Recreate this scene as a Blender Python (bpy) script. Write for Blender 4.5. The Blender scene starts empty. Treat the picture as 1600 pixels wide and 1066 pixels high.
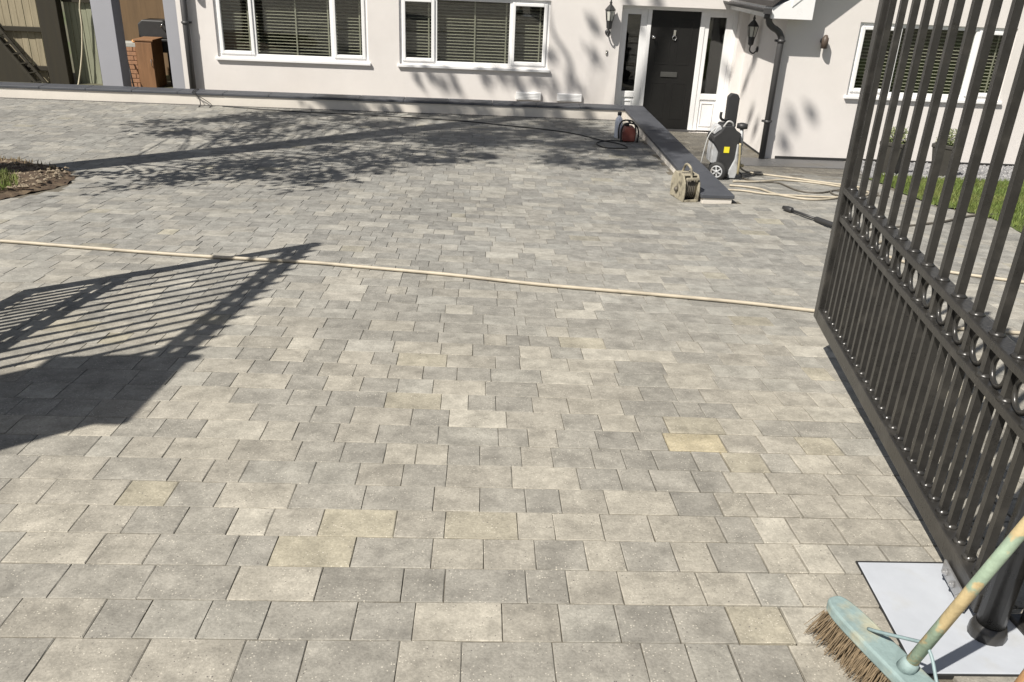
import bpy, math, random
from mathutils import Vector, Matrix
random.seed(7)
S = bpy.context.scene
C = S.collection
R = math.radians

# ------------------------------------------------------------------ camera
CAMZ = 1.555
cr = Vector((0.99871044, -0.02978147, 0.04111603))
cu = Vector((-0.02478479, 0.42079489, 0.90681717))
cf = Vector((0.04430776, 0.90666682, -0.41951412))
cd = bpy.data.cameras.new('camera')
cam = bpy.data.objects.new('camera', cd)
C.objects.link(cam)
cam.matrix_world = Matrix(((cr.x, cu.x, -cf.x, 0), (cr.y, cu.y, -cf.y, 0), (cr.z, cu.z, -cf.z, CAMZ), (0, 0, 0, 1)))
cd.sensor_fit = 'HORIZONTAL'
cd.sensor_width = 36
cd.lens = 36 * 1313.2 / 1600
cd.clip_start = 0.05
cd.clip_end = 1500
S.camera = cam

# ------------------------------------------------------------------ light
SUN_EL, SDX, SDY = 50.0, 0.732, 0.681          # shadows run along (SDX, SDY)
w = bpy.data.worlds.new('World')
S.world = w
w.use_nodes = True
nt = w.node_tree
nt.nodes.clear()
sky = nt.nodes.new('ShaderNodeTexSky')
sky.sky_type = 'NISHITA'
sky.sun_disc = False
sky.sun_elevation = R(SUN_EL)
sky.sun_rotation = math.atan2(-SDX, -SDY) % (2 * math.pi)
sky.dust_density = 1.6
bg = nt.nodes.new('ShaderNodeBackground')
bg.inputs['Strength'].default_value = 0.052
wo = nt.nodes.new('ShaderNodeOutputWorld')
hs = nt.nodes.new('ShaderNodeHueSaturation')      # hazy midday sky: paler than the clean model
hs.inputs['Saturation'].default_value = 0.6
nt.links.new(sky.outputs[0], hs.inputs['Color'])
nt.links.new(hs.outputs[0], bg.inputs[0])
nt.links.new(bg.outputs[0], wo.inputs[0])
sl = bpy.data.lights.new('sun', 'SUN')
sl.energy = 4.9
sl.angle = R(0.53)
sl.color = (1.0, 0.945, 0.86)
so = bpy.data.objects.new('sun', sl)
C.objects.link(so)
ce = math.cos(R(SUN_EL))
so.rotation_euler = Vector((SDX * ce, SDY * ce, -math.sin(R(SUN_EL)))).to_track_quat('-Z', 'Y').to_euler()
so.location = (-8, -8, 12)
S.view_settings.view_transform = 'Standard'
S.view_settings.look = 'None'
S.view_settings.gamma = 1
S.view_settings.exposure = 0.51


# ------------------------------------------------------------------ materials
MATS = {}


def nn(nt, kind, **kw):
    n = nt.nodes.new(kind)
    for k, v in kw.items():
        if k.startswith('_'):
            setattr(n, k[1:], v)
        else:
            n.inputs[k.replace('__', ' ')].default_value = v
    return n


def mat(name, col, rough=0.6, metal=0.0, var=0.12, vscale=6.0, bump=0.0, bscale=60.0, spec=0.5, coat=0.0,
        col2=None, c2scale=3.0, c2lo=0.5, c2hi=0.65, stretch=(1, 1, 1)):
    """one colour broken up by two octaves of noise, an optional second colour in patches, fine bump"""
    if name in MATS:
        return MATS[name]
    m = bpy.data.materials.new(name)
    m.use_nodes = True
    t = m.node_tree
    p = t.nodes['Principled BSDF']
    L = t.links.new
    geo = nn(t, 'ShaderNodeTexCoord')
    mp = nn(t, 'ShaderNodeMapping')
    mp.inputs['Scale'].default_value = stretch
    L(geo.outputs['Object'], mp.inputs['Vector'])
    n1 = nn(t, 'ShaderNodeTexNoise', Scale=vscale, Detail=5.0, Roughness=0.65)
    L(mp.outputs[0], n1.inputs['Vector'])
    mr = nn(t, 'ShaderNodeMapRange')
    mr.inputs['From Min'].default_value = 0.25
    mr.inputs['From Max'].default_value = 0.75
    mr.inputs['To Min'].default_value = 1 - var
    mr.inputs['To Max'].default_value = 1 + var
    L(n1.outputs['Fac'], mr.inputs['Value'])
    mx = nn(t, 'ShaderNodeVectorMath', _operation='SCALE')
    L(mr.outputs[0], mx.inputs['Scale'])
    if col2:
        n3 = nn(t, 'ShaderNodeTexNoise', Scale=c2scale, Detail=4.0)
        L(mp.outputs[0], n3.inputs['Vector'])
        m3 = nn(t, 'ShaderNodeMapRange')
        m3.inputs['From Min'].default_value = c2lo
        m3.inputs['From Max'].default_value = c2hi
        L(n3.outputs['Fac'], m3.inputs['Value'])
        mc = nn(t, 'ShaderNodeMix', _data_type='RGBA')
        mc.inputs[6].default_value = (*col, 1)
        mc.inputs[7].default_value = (*col2, 1)
        L(m3.outputs[0], mc.inputs[0])
        L(mc.outputs[2], mx.inputs[0])
    else:
        mx.inputs[0].default_value = col
    L(mx.outputs[0], p.inputs['Base Color'])
    p.inputs['Metallic'].default_value = metal
    p.inputs['Specular IOR Level'].default_value = spec
    p.inputs['Coat Weight'].default_value = coat
    p.inputs['Coat Roughness'].default_value = 0.15
    mr2 = nn(t, 'ShaderNodeMapRange')
    mr2.inputs['To Min'].default_value = max(0.02, rough - 0.12)
    mr2.inputs['To Max'].default_value = min(1, rough + 0.12)
    L(n1.outputs['Fac'], mr2.inputs['Value'])
    L(mr2.outputs[0], p.inputs['Roughness'])
    if bump:
        n2 = nn(t, 'ShaderNodeTexNoise', Scale=bscale, Detail=4.0)
        L(mp.outputs[0], n2.inputs['Vector'])
        b = nn(t, 'ShaderNodeBump', Strength=bump, Distance=0.01)
        L(n2.outputs['Fac'], b.inputs['Height'])
        L(b.outputs[0], p.inputs['Normal'])
    MATS[name] = m
    return m


def paver_mat(name, stuff):
    m = bpy.data.materials.new(name)
    m.use_nodes = True
    t = m.node_tree
    p = t.nodes['Principled BSDF']
    L = t.links.new
    pos = nn(t, 'ShaderNodeNewGeometry')
    if stuff:
        ca = nn(t, 'ShaderNodeAttribute', _attribute_name='tint')
        ra = nn(t, 'ShaderNodeAttribute', _attribute_name='rnd')
        col, rnd = ca.outputs['Color'], ra.outputs['Fac']
    else:
        oi = nn(t, 'ShaderNodeObjectInfo')
        col, rnd = oi.outputs['Color'], oi.outputs['Random']
    sh = nn(t, 'ShaderNodeVectorMath', _operation='SCALE')
    sh.inputs[0].default_value = (17.3, 31.7, 53.1)
    L(rnd, sh.inputs['Scale'])
    ad = nn(t, 'ShaderNodeVectorMath', _operation='ADD')
    L(pos.outputs['Position'], ad.inputs[0])
    L(sh.outputs[0], ad.inputs[1])
    # cloudy blend of the cast block: darker cement drifts
    n1 = nn(t, 'ShaderNodeTexNoise', Scale=9.0, Detail=4.0, Roughness=0.6)
    L(ad.outputs[0], n1.inputs['Vector'])
    r1 = nn(t, 'ShaderNodeMapRange')
    for k, v in (('From Min', .3), ('From Max', .7), ('To Min', .71), ('To Max', 1.19)):
        r1.inputs[k].default_value = v
    L(n1.outputs['Fac'], r1.inputs['Value'])
    c1 = nn(t, 'ShaderNodeVectorMath', _operation='SCALE')
    L(col, c1.inputs[0])
    L(r1.outputs[0], c1.inputs['Scale'])
    # medium grain
    n2 = nn(t, 'ShaderNodeTexNoise', Scale=120.0, Detail=3.0, Roughness=0.7)
    L(ad.outputs[0], n2.inputs['Vector'])
    r2 = nn(t, 'ShaderNodeMapRange')
    for k, v in (('From Min', .3), ('From Max', .7), ('To Min', .82), ('To Max', 1.17)):
        r2.inputs[k].default_value = v
    L(n2.outputs['Fac'], r2.inputs['Value'])
    c2 = nn(t, 'ShaderNodeVectorMath', _operation='SCALE')
    L(c1.outputs[0], c2.inputs[0])
    L(r2.outputs[0], c2.inputs['Scale'])
    n6 = nn(t, 'ShaderNodeTexNoise', Scale=34.0, Detail=6.0, Roughness=0.75)
    L(ad.outputs[0], n6.inputs['Vector'])
    r6 = nn(t, 'ShaderNodeMapRange')
    for k, v in (('From Min', .3), ('From Max', .7), ('To Min', .86), ('To Max', 1.14)):
        r6.inputs[k].default_value = v
    L(n6.outputs['Fac'], r6.inputs['Value'])
    c6 = nn(t, 'ShaderNodeVectorMath', _operation='SCALE')
    L(c2.outputs[0], c6.inputs[0])
    L(r6.outputs[0], c6.inputs['Scale'])
    c2 = c6
    # pale sand grains left on the surface, a few dark ones
    v1 = nn(t, 'ShaderNodeTexVoronoi', Scale=135.0)
    L(ad.outputs[0], v1.inputs['Vector'])
    n3 = nn(t, 'ShaderNodeTexNoise', Scale=14.0, Detail=2.0)
    L(ad.outputs[0], n3.inputs['Vector'])
    mth = nn(t, 'ShaderNodeMath', _operation='MULTIPLY')
    mth.inputs[1].default_value = 0.50
    L(n3.outputs['Fac'], mth.inputs[0])
    lt = nn(t, 'ShaderNodeMath', _operation='LESS_THAN')
    L(v1.outputs['Distance'], lt.inputs[0])
    L(mth.outputs[0], lt.inputs[1])
    sp = nn(t, 'ShaderNodeSeparateColor')
    L(v1.outputs['Color'], sp.inputs[0])
    gt = nn(t, 'ShaderNodeMath', _operation='GREATER_THAN')
    gt.inputs[1].default_value = 0.82
    L(sp.outputs[0], gt.inputs[0])
    ml = nn(t, 'ShaderNodeMath', _operation='MULTIPLY')
    L(lt.outputs[0], ml.inputs[0])
    L(gt.outputs[0], ml.inputs[1])
    ml2 = nn(t, 'ShaderNodeMath', _operation='MULTIPLY')
    ml2.inputs[1].default_value = 0.6
    L(ml.outputs[0], ml2.inputs[0])
    mc = nn(t, 'ShaderNodeMix', _data_type='RGBA')
    mc.inputs[7].default_value = (0.62, 0.58, 0.49, 1)
    L(ml2.outputs[0], mc.inputs[0])
    L(c2.outputs[0], mc.inputs[6])
    gt2 = nn(t, 'ShaderNodeMath', _operation='LESS_THAN')
    gt2.inputs[1].default_value = 0.05
    L(sp.outputs[1], gt2.inputs[0])
    ml3 = nn(t, 'ShaderNodeMath', _operation='MULTIPLY')
    L(lt.outputs[0], ml3.inputs[0])
    L(gt2.outputs[0], ml3.inputs[1])
    mc2 = nn(t, 'ShaderNodeMix', _data_type='RGBA')
    mc2.inputs[7].default_value = (0.13, 0.12, 0.11, 1)
    L(ml3.outputs[0], mc2.inputs[0])
    L(mc.outputs[2], mc2.inputs[6])
    # dusty drifts across the whole drive
    n5 = nn(t, 'ShaderNodeTexNoise', Scale=1.1, Detail=5.0, Roughness=0.6)
    L(pos.outputs['Position'], n5.inputs['Vector'])
    r5 = nn(t, 'ShaderNodeMapRange')
    for k, v in (('From Min', .3), ('From Max', .7), ('To Min', .90), ('To Max', 1.10)):
        r5.inputs[k].default_value = v
    L(n5.outputs['Fac'], r5.inputs['Value'])
    c5 = nn(t, 'ShaderNodeVectorMath', _operation='SCALE')
    L(mc2.outputs[2], c5.inputs[0])
    L(r5.outputs[0], c5.inputs['Scale'])
    L(c5.outputs[0], p.inputs['Base Color'])
    p.inputs['Roughness'].default_value = 0.82
    p.inputs['Specular IOR Level'].default_value = 0.35
    b = nn(t, 'ShaderNodeBump', Strength=0.35, Distance=0.004)
    L(n2.outputs['Fac'], b.inputs['Height'])
    L(b.outputs[0], p.inputs['Normal'])
    return m


def glass_mat():
    m = bpy.data.materials.new('window_glass')
    m.use_nodes = True
    t = m.node_tree
    t.nodes.clear()
    L = t.links.new
    o = nn(t, 'ShaderNodeOutputMaterial')
    tr = nn(t, 'ShaderNodeBsdfTransparent')
    tr.inputs[0].default_value = (0.80, 0.82, 0.80, 1)
    gl = nn(t, 'ShaderNodeBsdfGlossy')
    gl.inputs['Roughness'].default_value = 0.02
    lw_ = nn(t, 'ShaderNodeLayerWeight', Blend=0.5)
    pw5 = nn(t, 'ShaderNodeMath', _operation='POWER')
    pw5.inputs[1].default_value = 5.0
    L(lw_.outputs['Facing'], pw5.inputs[0])
    fr = nn(t, 'ShaderNodeMapRange')
    fr.inputs['To Min'].default_value = 0.07
    L(pw5.outputs[0], fr.inputs['Value'])
    n = nn(t, 'ShaderNodeTexNoise', Scale=1.5)
    bp = nn(t, 'ShaderNodeBump', Strength=0.03, Distance=0.02)
    L(n.outputs['Fac'], bp.inputs['Height'])
    L(bp.outputs[0], gl.inputs['Normal'])
    mx = nn(t, 'ShaderNodeMixShader')
    L(fr.outputs[0], mx.inputs[0])
    L(tr.outputs[0], mx.inputs[1])
    L(gl.outputs[0], mx.inputs[2])
    L(mx.outputs[0], o.inputs[0])
    return m


GLASS = glass_mat()
RENDER = mat('cream_render', (0.695, 0.665, 0.64), .88, var=.05, vscale=1.3, bump=.3, bscale=260, col2=(.665, .63, .60), c2scale=.9, c2lo=.5, c2hi=.8)
WHITE = mat('white_upvc', (0.80, 0.80, 0.80), .3, var=.02)
CHAR = mat('charcoal_pipe', (0.055, 0.054, 0.055), .45, var=.1)
COPING = mat('slate_coping', (0.060, 0.064, 0.074), .55, var=.14, vscale=5, bump=.1, bscale=120)
SAND = mat('jointing_sand', (0.12, 0.107, 0.083), .95, var=.3, vscale=40, bump=.4, bscale=200)
BLACK = mat('black_gloss_steel', (0.027, 0.0258, 0.024), .30, var=.25, vscale=14, bump=.12, bscale=70, spec=.55, col2=(.05, .047, .042), c2scale=9, c2lo=.52, c2hi=.75)
RUBBER = mat('black_rubber', (0.02, 0.02, 0.02), .7, var=.2)
BLKPL = mat('black_plastic', (0.03, 0.03, 0.031), .5, var=.15)


# ------------------------------------------------------------------ mesh helper
class MB:
    def __init__(s):
        s.v, s.f, s.sm = [], [], []

    def add(s, vs, fs, smooth=False):
        o = len(s.v)
        s.v += [tuple(x) for x in vs]
        s.f += [tuple(i + o for i in f) for f in fs]
        s.sm += [smooth] * len(fs)
        return s

    def box(s, x0, x1, y0, y1, z0, z1):
        vs = [(x0, y0, z0), (x1, y0, z0), (x1, y1, z0), (x0, y1, z0), (x0, y0, z1), (x1, y0, z1), (x1, y1, z1), (x0, y1, z1)]
        return s.add(vs, [(3, 2, 1, 0), (4, 5, 6, 7), (0, 1, 5, 4), (1, 2, 6, 5), (2, 3, 7, 6), (3, 0, 4, 7)])

    def obox(s, c, ax, ay, az):
        c, ax, ay, az = Vector(c), Vector(ax), Vector(ay), Vector(az)
        vs = [c + ax * i + ay * j + az * k for k in (-1, 1) for i, j in ((-1, -1), (1, -1), (1, 1), (-1, 1))]
        return s.add(vs, [(3, 2, 1, 0), (4, 5, 6, 7), (0, 1, 5, 4), (1, 2, 6, 5), (2, 3, 7, 6), (3, 0, 4, 7)])

    def bar(s, a, b, w, h, up=(0, 0, 1)):
        a, b = Vector(a), Vector(b)
        d = (b - a)
        n = d.normalized()
        u = Vector(up)
        sd = n.cross(u)
        if sd.length < 1e-4:
            sd = Vector((1, 0, 0))
        sd.normalize()
        u = sd.cross(n).normalized()
        return s.obox((a + b) / 2, d / 2, sd * w / 2, u * h / 2)

    def tube(s, pts, r, n=8, cap=True):
        pts = [Vector(p) for p in pts]
        rs = r if isinstance(r, (list, tuple)) else [r] * len(pts)
        vs, fs = [], []
        ref = Vector((0, 0, 1))
        prev = None
        for i, p in enumerate(pts):
            d = (pts[min(i + 1, len(pts) - 1)] - pts[max(i - 1, 0)]).normalized()
            if prev is None:
                a = d.cross(ref)
                if a.length < 1e-3:
                    a = d.cross(Vector((1, 0, 0)))
            else:
                a = prev - d * prev.dot(d)
            a.normalize()
            prev = a
            b = d.cross(a)
            for k in range(n):
                t = 2 * math.pi * k / n
                vs.append(p + (a * math.cos(t) + b * math.sin(t)) * rs[i])
        for i in range(len(pts) - 1):
            for k in range(n):
                k2 = (k + 1) % n
                fs.append((i * n + k, i * n + k2, (i + 1) * n + k2, (i + 1) * n + k))
        s.add(vs, fs, True)
        if cap:
            o = len(s.v) - len(vs)
            s.f += [tuple(o + k for k in range(n))[::-1], tuple(o + (len(pts) - 1) * n + k for k in range(n))]
            s.sm += [False, False]
        return s

    def ring(s, c, r, t, ax=(0, 1, 0), n=20, m=8):
        c, ax = Vector(c), Vector(ax).normalized()
        a = ax.orthogonal().normalized()
        b = ax.cross(a)
        vs, fs = [], []
        for i in range(n):
            p = 2 * math.pi * i / n
            e = a * math.cos(p) + b * math.sin(p)
            for j in range(m):
                q = 2 * math.pi * j / m
                vs.append(c + e * (r + t * math.cos(q)) + ax * t * math.sin(q))
        for i in range(n):
            for j in range(m):
                fs.append((i * m + j, ((i + 1) % n) * m + j, ((i + 1) % n) * m + (j + 1) % m, i * m + (j + 1) % m))
        return s.add(vs, fs, True)

    def lathe(s, prof, c, n=16, ax=(0, 0, 1), smooth=True):
        c, ax = Vector(c), Vector(ax).normalized()
        a = ax.orthogonal().normalized()
        b = ax.cross(a)
        vs, fs = [], []
        for r, h in prof:
            for k in range(n):
                t = 2 * math.pi * (k + .5) / n
                vs.append(c + ax * h + (a * math.cos(t) + b * math.sin(t)) * r)
        for i in range(len(prof) - 1):
            for k in range(n):
                fs.append((i * n + k, i * n + (k + 1) % n, (i + 1) * n + (k + 1) % n, (i + 1) * n + k))
        fs.append(tuple(range(n))[::-1])
        fs.append(tuple((len(prof) - 1) * n + k for k in range(n)))
        return s.add(vs, fs, smooth)

    def prism(s, poly, o, ex, ey, ez):
        """polygon (2-D, in ex/ey) swept by ez"""
        o, ex, ey, ez = Vector(o), Vector(ex), Vector(ey), Vector(ez)
        n = len(poly)
        vs = [o + ex * a + ey * b for a, b in poly] + [o + ex * a + ey * b + ez for a, b in poly]
        fs = [tuple(range(n))[::-1], tuple(range(n, 2 * n))]
        fs += [(i, (i + 1) % n, n + (i + 1) % n, n + i) for i in range(n)]
        return s.add(vs, fs)

    def build(s, name, m, parent=None, bevel=0.0):
        off = Vector((0, 0, 0))
        q = parent
        while q is not None:
            off += q.location
            q = q.parent
        me = bpy.data.meshes.new(name)
        me.from_pydata([(x - off.x, y - off.y, z - off.z) for x, y, z in s.v], [], s.f)
        me.polygons.foreach_set('use_smooth', s.sm)
        me.materials.append(m)
        me.update()
        o = bpy.data.objects.new(name, me)
        C.objects.link(o)
        o.parent = parent
        if bevel:
            b = o.modifiers.new('bevel', 'BEVEL')
            b.width = bevel
            b.segments = 2
            b.limit_method = 'ANGLE'
            b.angle_limit = R(40)
        return o


def tag(o, label, cat=None, group=None, kind=None):
    if label:
        o['label'] = label
    if cat:
        o['category'] = cat
    if group:
        o['group'] = group
    if kind:
        o['kind'] = kind
    return o


def thing(name, loc, label, cat, group=None):
    o = bpy.data.objects.new(name, None)
    o.empty_display_size = .2
    C.objects.link(o)
    o.location = loc
    return tag(o, label, cat, group)


def spline(pts, n=8):
    pts = [Vector(p) for p in pts]
    P = [pts[0] * 2 - pts[1]] + pts + [pts[-1] * 2 - pts[-2]]
    out = []
    for i in range(1, len(P) - 2):
        for k in range(n):
            t = k / n
            a, b, c, d = P[i - 1], P[i], P[i + 1], P[i + 2]
            out.append(.5 * ((2 * b) + (c - a) * t + (2 * a - 5 * b + 4 * c - d) * t * t + (3 * b - a - 3 * c + d) * t ** 3))
    out.append(pts[-1])
    return out


def inpoly(x, y, poly):
    r = False
    j = len(poly) - 1
    for i in range(len(poly)):
        xi, yi = poly[i]
        xj, yj = poly[j]
        if (yi > y) != (yj > y) and x < (xj - xi) * (y - yi) / (yj - yi) + xi:
            r = not r
        j = i
    return r


# ------------------------------------------------------------------ ground shape
def ss(a, b, x):
    t = min(1, max(0, (x - a) / (b - a)))
    return t * t * (3 - 2 * t)


def zl(y):
    return -.0767 * y if y < 8.1 else -.621 - .024 * (min(y, 14.2) - 8.1)


def zr(y):
    return -.0767 * y if y < 7.5 else (-.575 - .103 * (y - 7.5) if y < 12.4 else -1.08)


def gz(x, y):
    yy = max(y, -1.0)
    t = ss(2.3, 2.5, x) if yy > 7.5 else 0
    fade = (1 - ss(8.3, 11.5, yy)) * (1 - t) + (1 - ss(7, 8.2, yy)) * t
    cross = -.014 * max(-1.2, min(4, x)) * ss(1.8, 3.6, yy) * fade
    return zl(yy) * (1 - t) + zr(yy) * t + cross


def gp(x, y, h=0.0):
    return Vector((x, y, gz(x, y) + h))


BED = [(-4.04, 7.0), (-3.97, 7.35), (-3.88, 7.58), (-3.85, 7.87), (-3.92, 8.21), (-4.15, 8.53), (-4.49, 8.68), (-4.79, 8.89),
       (-5.3, 9.0), (-6.2, 9.0), (-7.0, 8.6), (-7.0, 6.6), (-5.6, 6.4), (-4.5, 6.6)]
LAWN = [(4.95, 10.35), (4.88, 9.6), (4.76, 8.5), (4.80, 8.38), (4.97, 8.07), (5.07, 7.5), (5.15, 6.5), (5.2, 4.5), (12, 4.5), (12, 10.55), (5.7, 10.6), (5.25, 10.9)]
GRAVEL = [(4.95, 10.4), (5.25, 10.9), (5.7, 10.6), (12, 10.55), (12, 12.4), (5.45, 12.4), (5.2, 11.6)]

# ------------------------------------------------------------------ terrain: one sheet to the horizon
mb = MB()
xs = [-400, -120, -40, -16] + [-14 + .5 * i for i in range(45)] + [12, 40, 120, 400]
ys = [-400, -100, -30, -8, -3] + [-2 + .4 * i for i in range(43)] + [20, 40, 120, 400]
xs = sorted(set(xs))
for y in ys:
    for x in xs:
        yy = min(max(y, -1), 14)
        z = min(zl(yy), zr(yy)) if x > 2.6 and yy > 7.5 else zl(yy)
        mb.v.append((x, y, z - .10))
nx = len(xs)
for j in range(len(ys) - 1):
    for i in range(nx - 1):
        mb.f.append((j * nx + i, j * nx + i + 1, (j + 1) * nx + i + 1, (j + 1) * nx + i))
        mb.sm.append(True)
ter = mb.build('terrain', mat('earth', (0.10, 0.095, 0.06), .95, var=.25, vscale=.8, bump=.4, bscale=20, col2=(0.06, 0.085, 0.025), c2scale=.4))
tag(ter, None, kind='structure')

# ------------------------------------------------------------------ driveway: bedding sheet and block pavers
def loose(x, y):
    # joints not yet brushed full of sand: open and ragged near the gate
    return ss(.35, 1.1, x) * (1 - ss(2.7, 3.8, y))


mb = MB()
gx = [-13 + .25 * i for i in range(90)]
gx += [.4, .6, .7, .85, .95, 1.1, 2.26, 2.3, 2.35, 2.4, 2.45, 2.5, 2.54]
gx = sorted(set(gx))
gy = [-1 + .25 * i for i in range(62)]
for y in gy:
    for x in gx:
        mb.v.append((x, y, gz(x, y) - .0040 - .010 * loose(x, y)))
nx = len(gx)
for j in range(len(gy) - 1):
    for i in range(nx - 1):
        mb.f.append((j * nx + i, j * nx + i + 1, (j + 1) * nx + i + 1, (j + 1) * nx + i))
        mb.sm.append(True)
drive = mb.build('driveway', SAND)
tag(drive, 'grey and buff block paved driveway sloping down to the house', kind='structure')

TONE = {'g': (0.283, 0.265, 0.227), 'D': (0.262, 0.246, 0.212), 'b': (0.312, 0.288, 0.241), 'l': (0.343, 0.316, 0.262),
        'L': (0.373, 0.346, 0.289), 'y': (0.328, 0.298, 0.232), 'Y': (0.358, 0.324, 0.246), 'X': (0.425, 0.368, 0.250),
        'h': (0.302, 0.285, 0.245)}
TONE = {k: (c[0] * .98, c[1] * .995, c[2] * 1.015) for k, c in TONE.items()}
ROWS = {
 0:([-1.084,-0.835,-0.586,-0.424,-0.18,-0.014,0.229,0.47,0.591,0.71,0.875],"gbbDgbggghDg"),
 1:([-1.247,-1.014,-0.888,-0.721,-0.558,-0.313,-0.149,0.096,0.258,0.42,0.583,0.745,0.905],"gbDhhgDlbhDgyb"),
 2:([-1.185,-0.937,-0.687,-0.44,-0.195,-0.071,0.171,0.295,0.453,0.697,0.857,0.982,1.102],"DgglgDDgbllhll"),
 3:([-1.396,-1.148,-0.981,-0.733,-0.609,-0.362,-0.117,0.045,0.208,0.368,0.488,0.652,0.772,0.932,1.058,1.175,1.344,1.497],"glbgDYglbglglglLggg"),
 4:([-1.504,-1.272,-1.108,-0.941,-0.779,-0.657,-0.49,-0.247,-0.083,0.158,0.28,0.442,0.606,0.844,0.967,1.088,1.249,1.495],"glbggLbYbyllblgLbbb"),
 5:([-1.606,-1.448,-1.193,-1.03,-0.865,-0.618,-0.371,-0.129,0.032,0.192,0.316,0.477,0.719,0.879,0.997,1.159,1.32,1.438,1.554],"gbbYglggbgDblDlbbbbb"),
 6:([-1.585,-1.33,-1.076,-0.95,-0.825,-0.578,-0.414,-0.251,-0.091,0.15,0.397,0.551,0.672,0.835,0.957,1.119,1.351,1.479,1.632],"gbgbbhhbgblDggDlbbbb"),
 7:([-1.149,-0.905,-0.661,-0.495,-0.333,-0.213,-0.092,0.031,0.192,0.312,0.471,0.59,0.713,0.871,0.993,1.152,1.271,1.429,1.594],"glbgDllDgbggDDgyglbb"),
 8:([-1.239,-1.074,-0.83,-0.706,-0.541,-0.381,-0.137,0.106,0.227,0.345,0.507,0.667,0.789,1.028,1.188,1.349,1.51],"bgLLgbghgbgDgXbbyD"),
 9:([-1.16,-0.911,-0.667,-0.503,-0.256,-0.1,0.143,0.382,0.542,0.701,0.825,1.064,1.223,1.386,1.624],"blggbDLbglgylggy"),
 10:([-1.285,-1.037,-0.795,-0.627,-0.383,-0.14,-0.021,0.1,0.262,0.421,0.661,0.905,1.021,1.177,1.34,1.504,1.742],"blDgDyLgDblDgDllLb"),
 11:([-1.2,-1.08,-0.835,-0.671,-0.508,-0.344,-0.184,0.056,0.296,0.537,0.776,0.933,1.061,1.303,1.421,1.584,1.705],"bDlDlDhlgbbDgblbbb"),
}
Y0, PW, CAMX = 1.5546, .161, 0
rp = random.Random(11)


def rnd_len():
    return rp.choice((.121, .161, .161, .241, .241))


def rnd_tone(k):
    # tones change by row: far rows darker overall, with more pale blocks
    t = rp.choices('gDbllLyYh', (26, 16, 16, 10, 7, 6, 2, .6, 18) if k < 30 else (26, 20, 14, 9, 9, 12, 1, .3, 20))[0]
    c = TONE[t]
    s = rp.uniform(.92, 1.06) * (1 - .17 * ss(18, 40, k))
    f = .025 * ss(10, 30, k)                # far rows shifted towards a cooler grey
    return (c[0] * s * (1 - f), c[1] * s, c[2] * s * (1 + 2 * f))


pavers = []           # (x0, x1, y0, y1, colour)
XL, XR = -12.6, 8.5
for k in range(-12, 71):
    y0 = Y0 + PW * k
    if k in ROWS:
        js, tn = ROWS[k]
        for a, b, t in zip(js[:-1], js[1:], tn[1:-1]):
            s = rp.uniform(.96, 1.04)
            pavers.append((a, b, y0, y0 + PW, tuple(c * s for c in TONE[t])))
        lo, hi = js[0], js[-1]
    else:
        lo = hi = rp.uniform(-.2, .2)
    x = lo
    while x > XL:
        l = rnd_len()
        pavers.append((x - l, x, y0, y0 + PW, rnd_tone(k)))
        x -= l
    x = hi
    while x < XR:
        l = rnd_len()
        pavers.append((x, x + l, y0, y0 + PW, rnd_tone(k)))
        x += l
# right of the low wall the courses run on towards the porch
for k in range(71, 79):
    y0 = Y0 + PW * k
    x = 2.4 + rp.uniform(-.1, 0)
    while x < 5.6:
        l = rnd_len()
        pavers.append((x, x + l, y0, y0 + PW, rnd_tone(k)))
        x += l
# soldier course along the foot of the low wall
ys0 = Y0 + PW * 71
x = XL
while x < 2.2:
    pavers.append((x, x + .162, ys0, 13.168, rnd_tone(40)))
    x += .162


def keep(p):
    x0, x1, y0, y1, c = p
    cx, cy = (x0 + x1) / 2, (y0 + y1) / 2
    if inpoly(cx, cy, BED) or inpoly(cx, cy, LAWN) or inpoly(cx, cy, GRAVEL):
        return False
    if 2.26 < cx < 2.53 and cy > 8.2:
        return False
    if x0 > 1.19 and x1 < 1.59 and y0 > 1.60 and y1 < 2.12:
        return False
    if cy > 12.4 and cx > 4.2:
        return False
    if cx > 3.60 and 11.40 < cy < 12.42:
        return False
    return True


pavers = [p for p in pavers if keep(p)]


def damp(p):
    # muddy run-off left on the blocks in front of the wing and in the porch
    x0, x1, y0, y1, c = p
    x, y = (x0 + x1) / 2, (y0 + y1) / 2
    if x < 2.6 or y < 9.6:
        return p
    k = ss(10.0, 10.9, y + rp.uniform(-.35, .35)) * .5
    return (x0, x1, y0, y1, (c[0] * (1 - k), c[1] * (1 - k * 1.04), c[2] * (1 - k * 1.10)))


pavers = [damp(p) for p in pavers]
# clip what would run under the steel cover plate and the low wall
q = []
for (x0, x1, y0, y1, c) in pavers:
    cy = (y0 + y1) / 2
    xe = 1.19 + (cy - 1.605) * .102
    if 1.60 < cy < 2.09 and x0 < xe < x1:
        x1 = xe
    if cy > 8.2 and x0 < 2.268 < x1:
        x1 = 2.268
    if cy > 8.2 and x0 < 2.525 < x1:
        x0 = 2.525
    if x1 - x0 > .02:
        q.append((x0, x1, y0, y1, c))
pavers = q


def inview(x, y):
    d = Vector((x, y, gz(x, y) - CAMZ))
    zc = d.dot(cf)
    if zc < .3:
        return False
    u, v = 1313.2 * d.dot(cr) / zc, 1313.2 * d.dot(cu) / zc
    return abs(u) < 830 and abs(v) < 560


BEV, RIM, DEEP = .0020, .0022, .026


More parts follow.
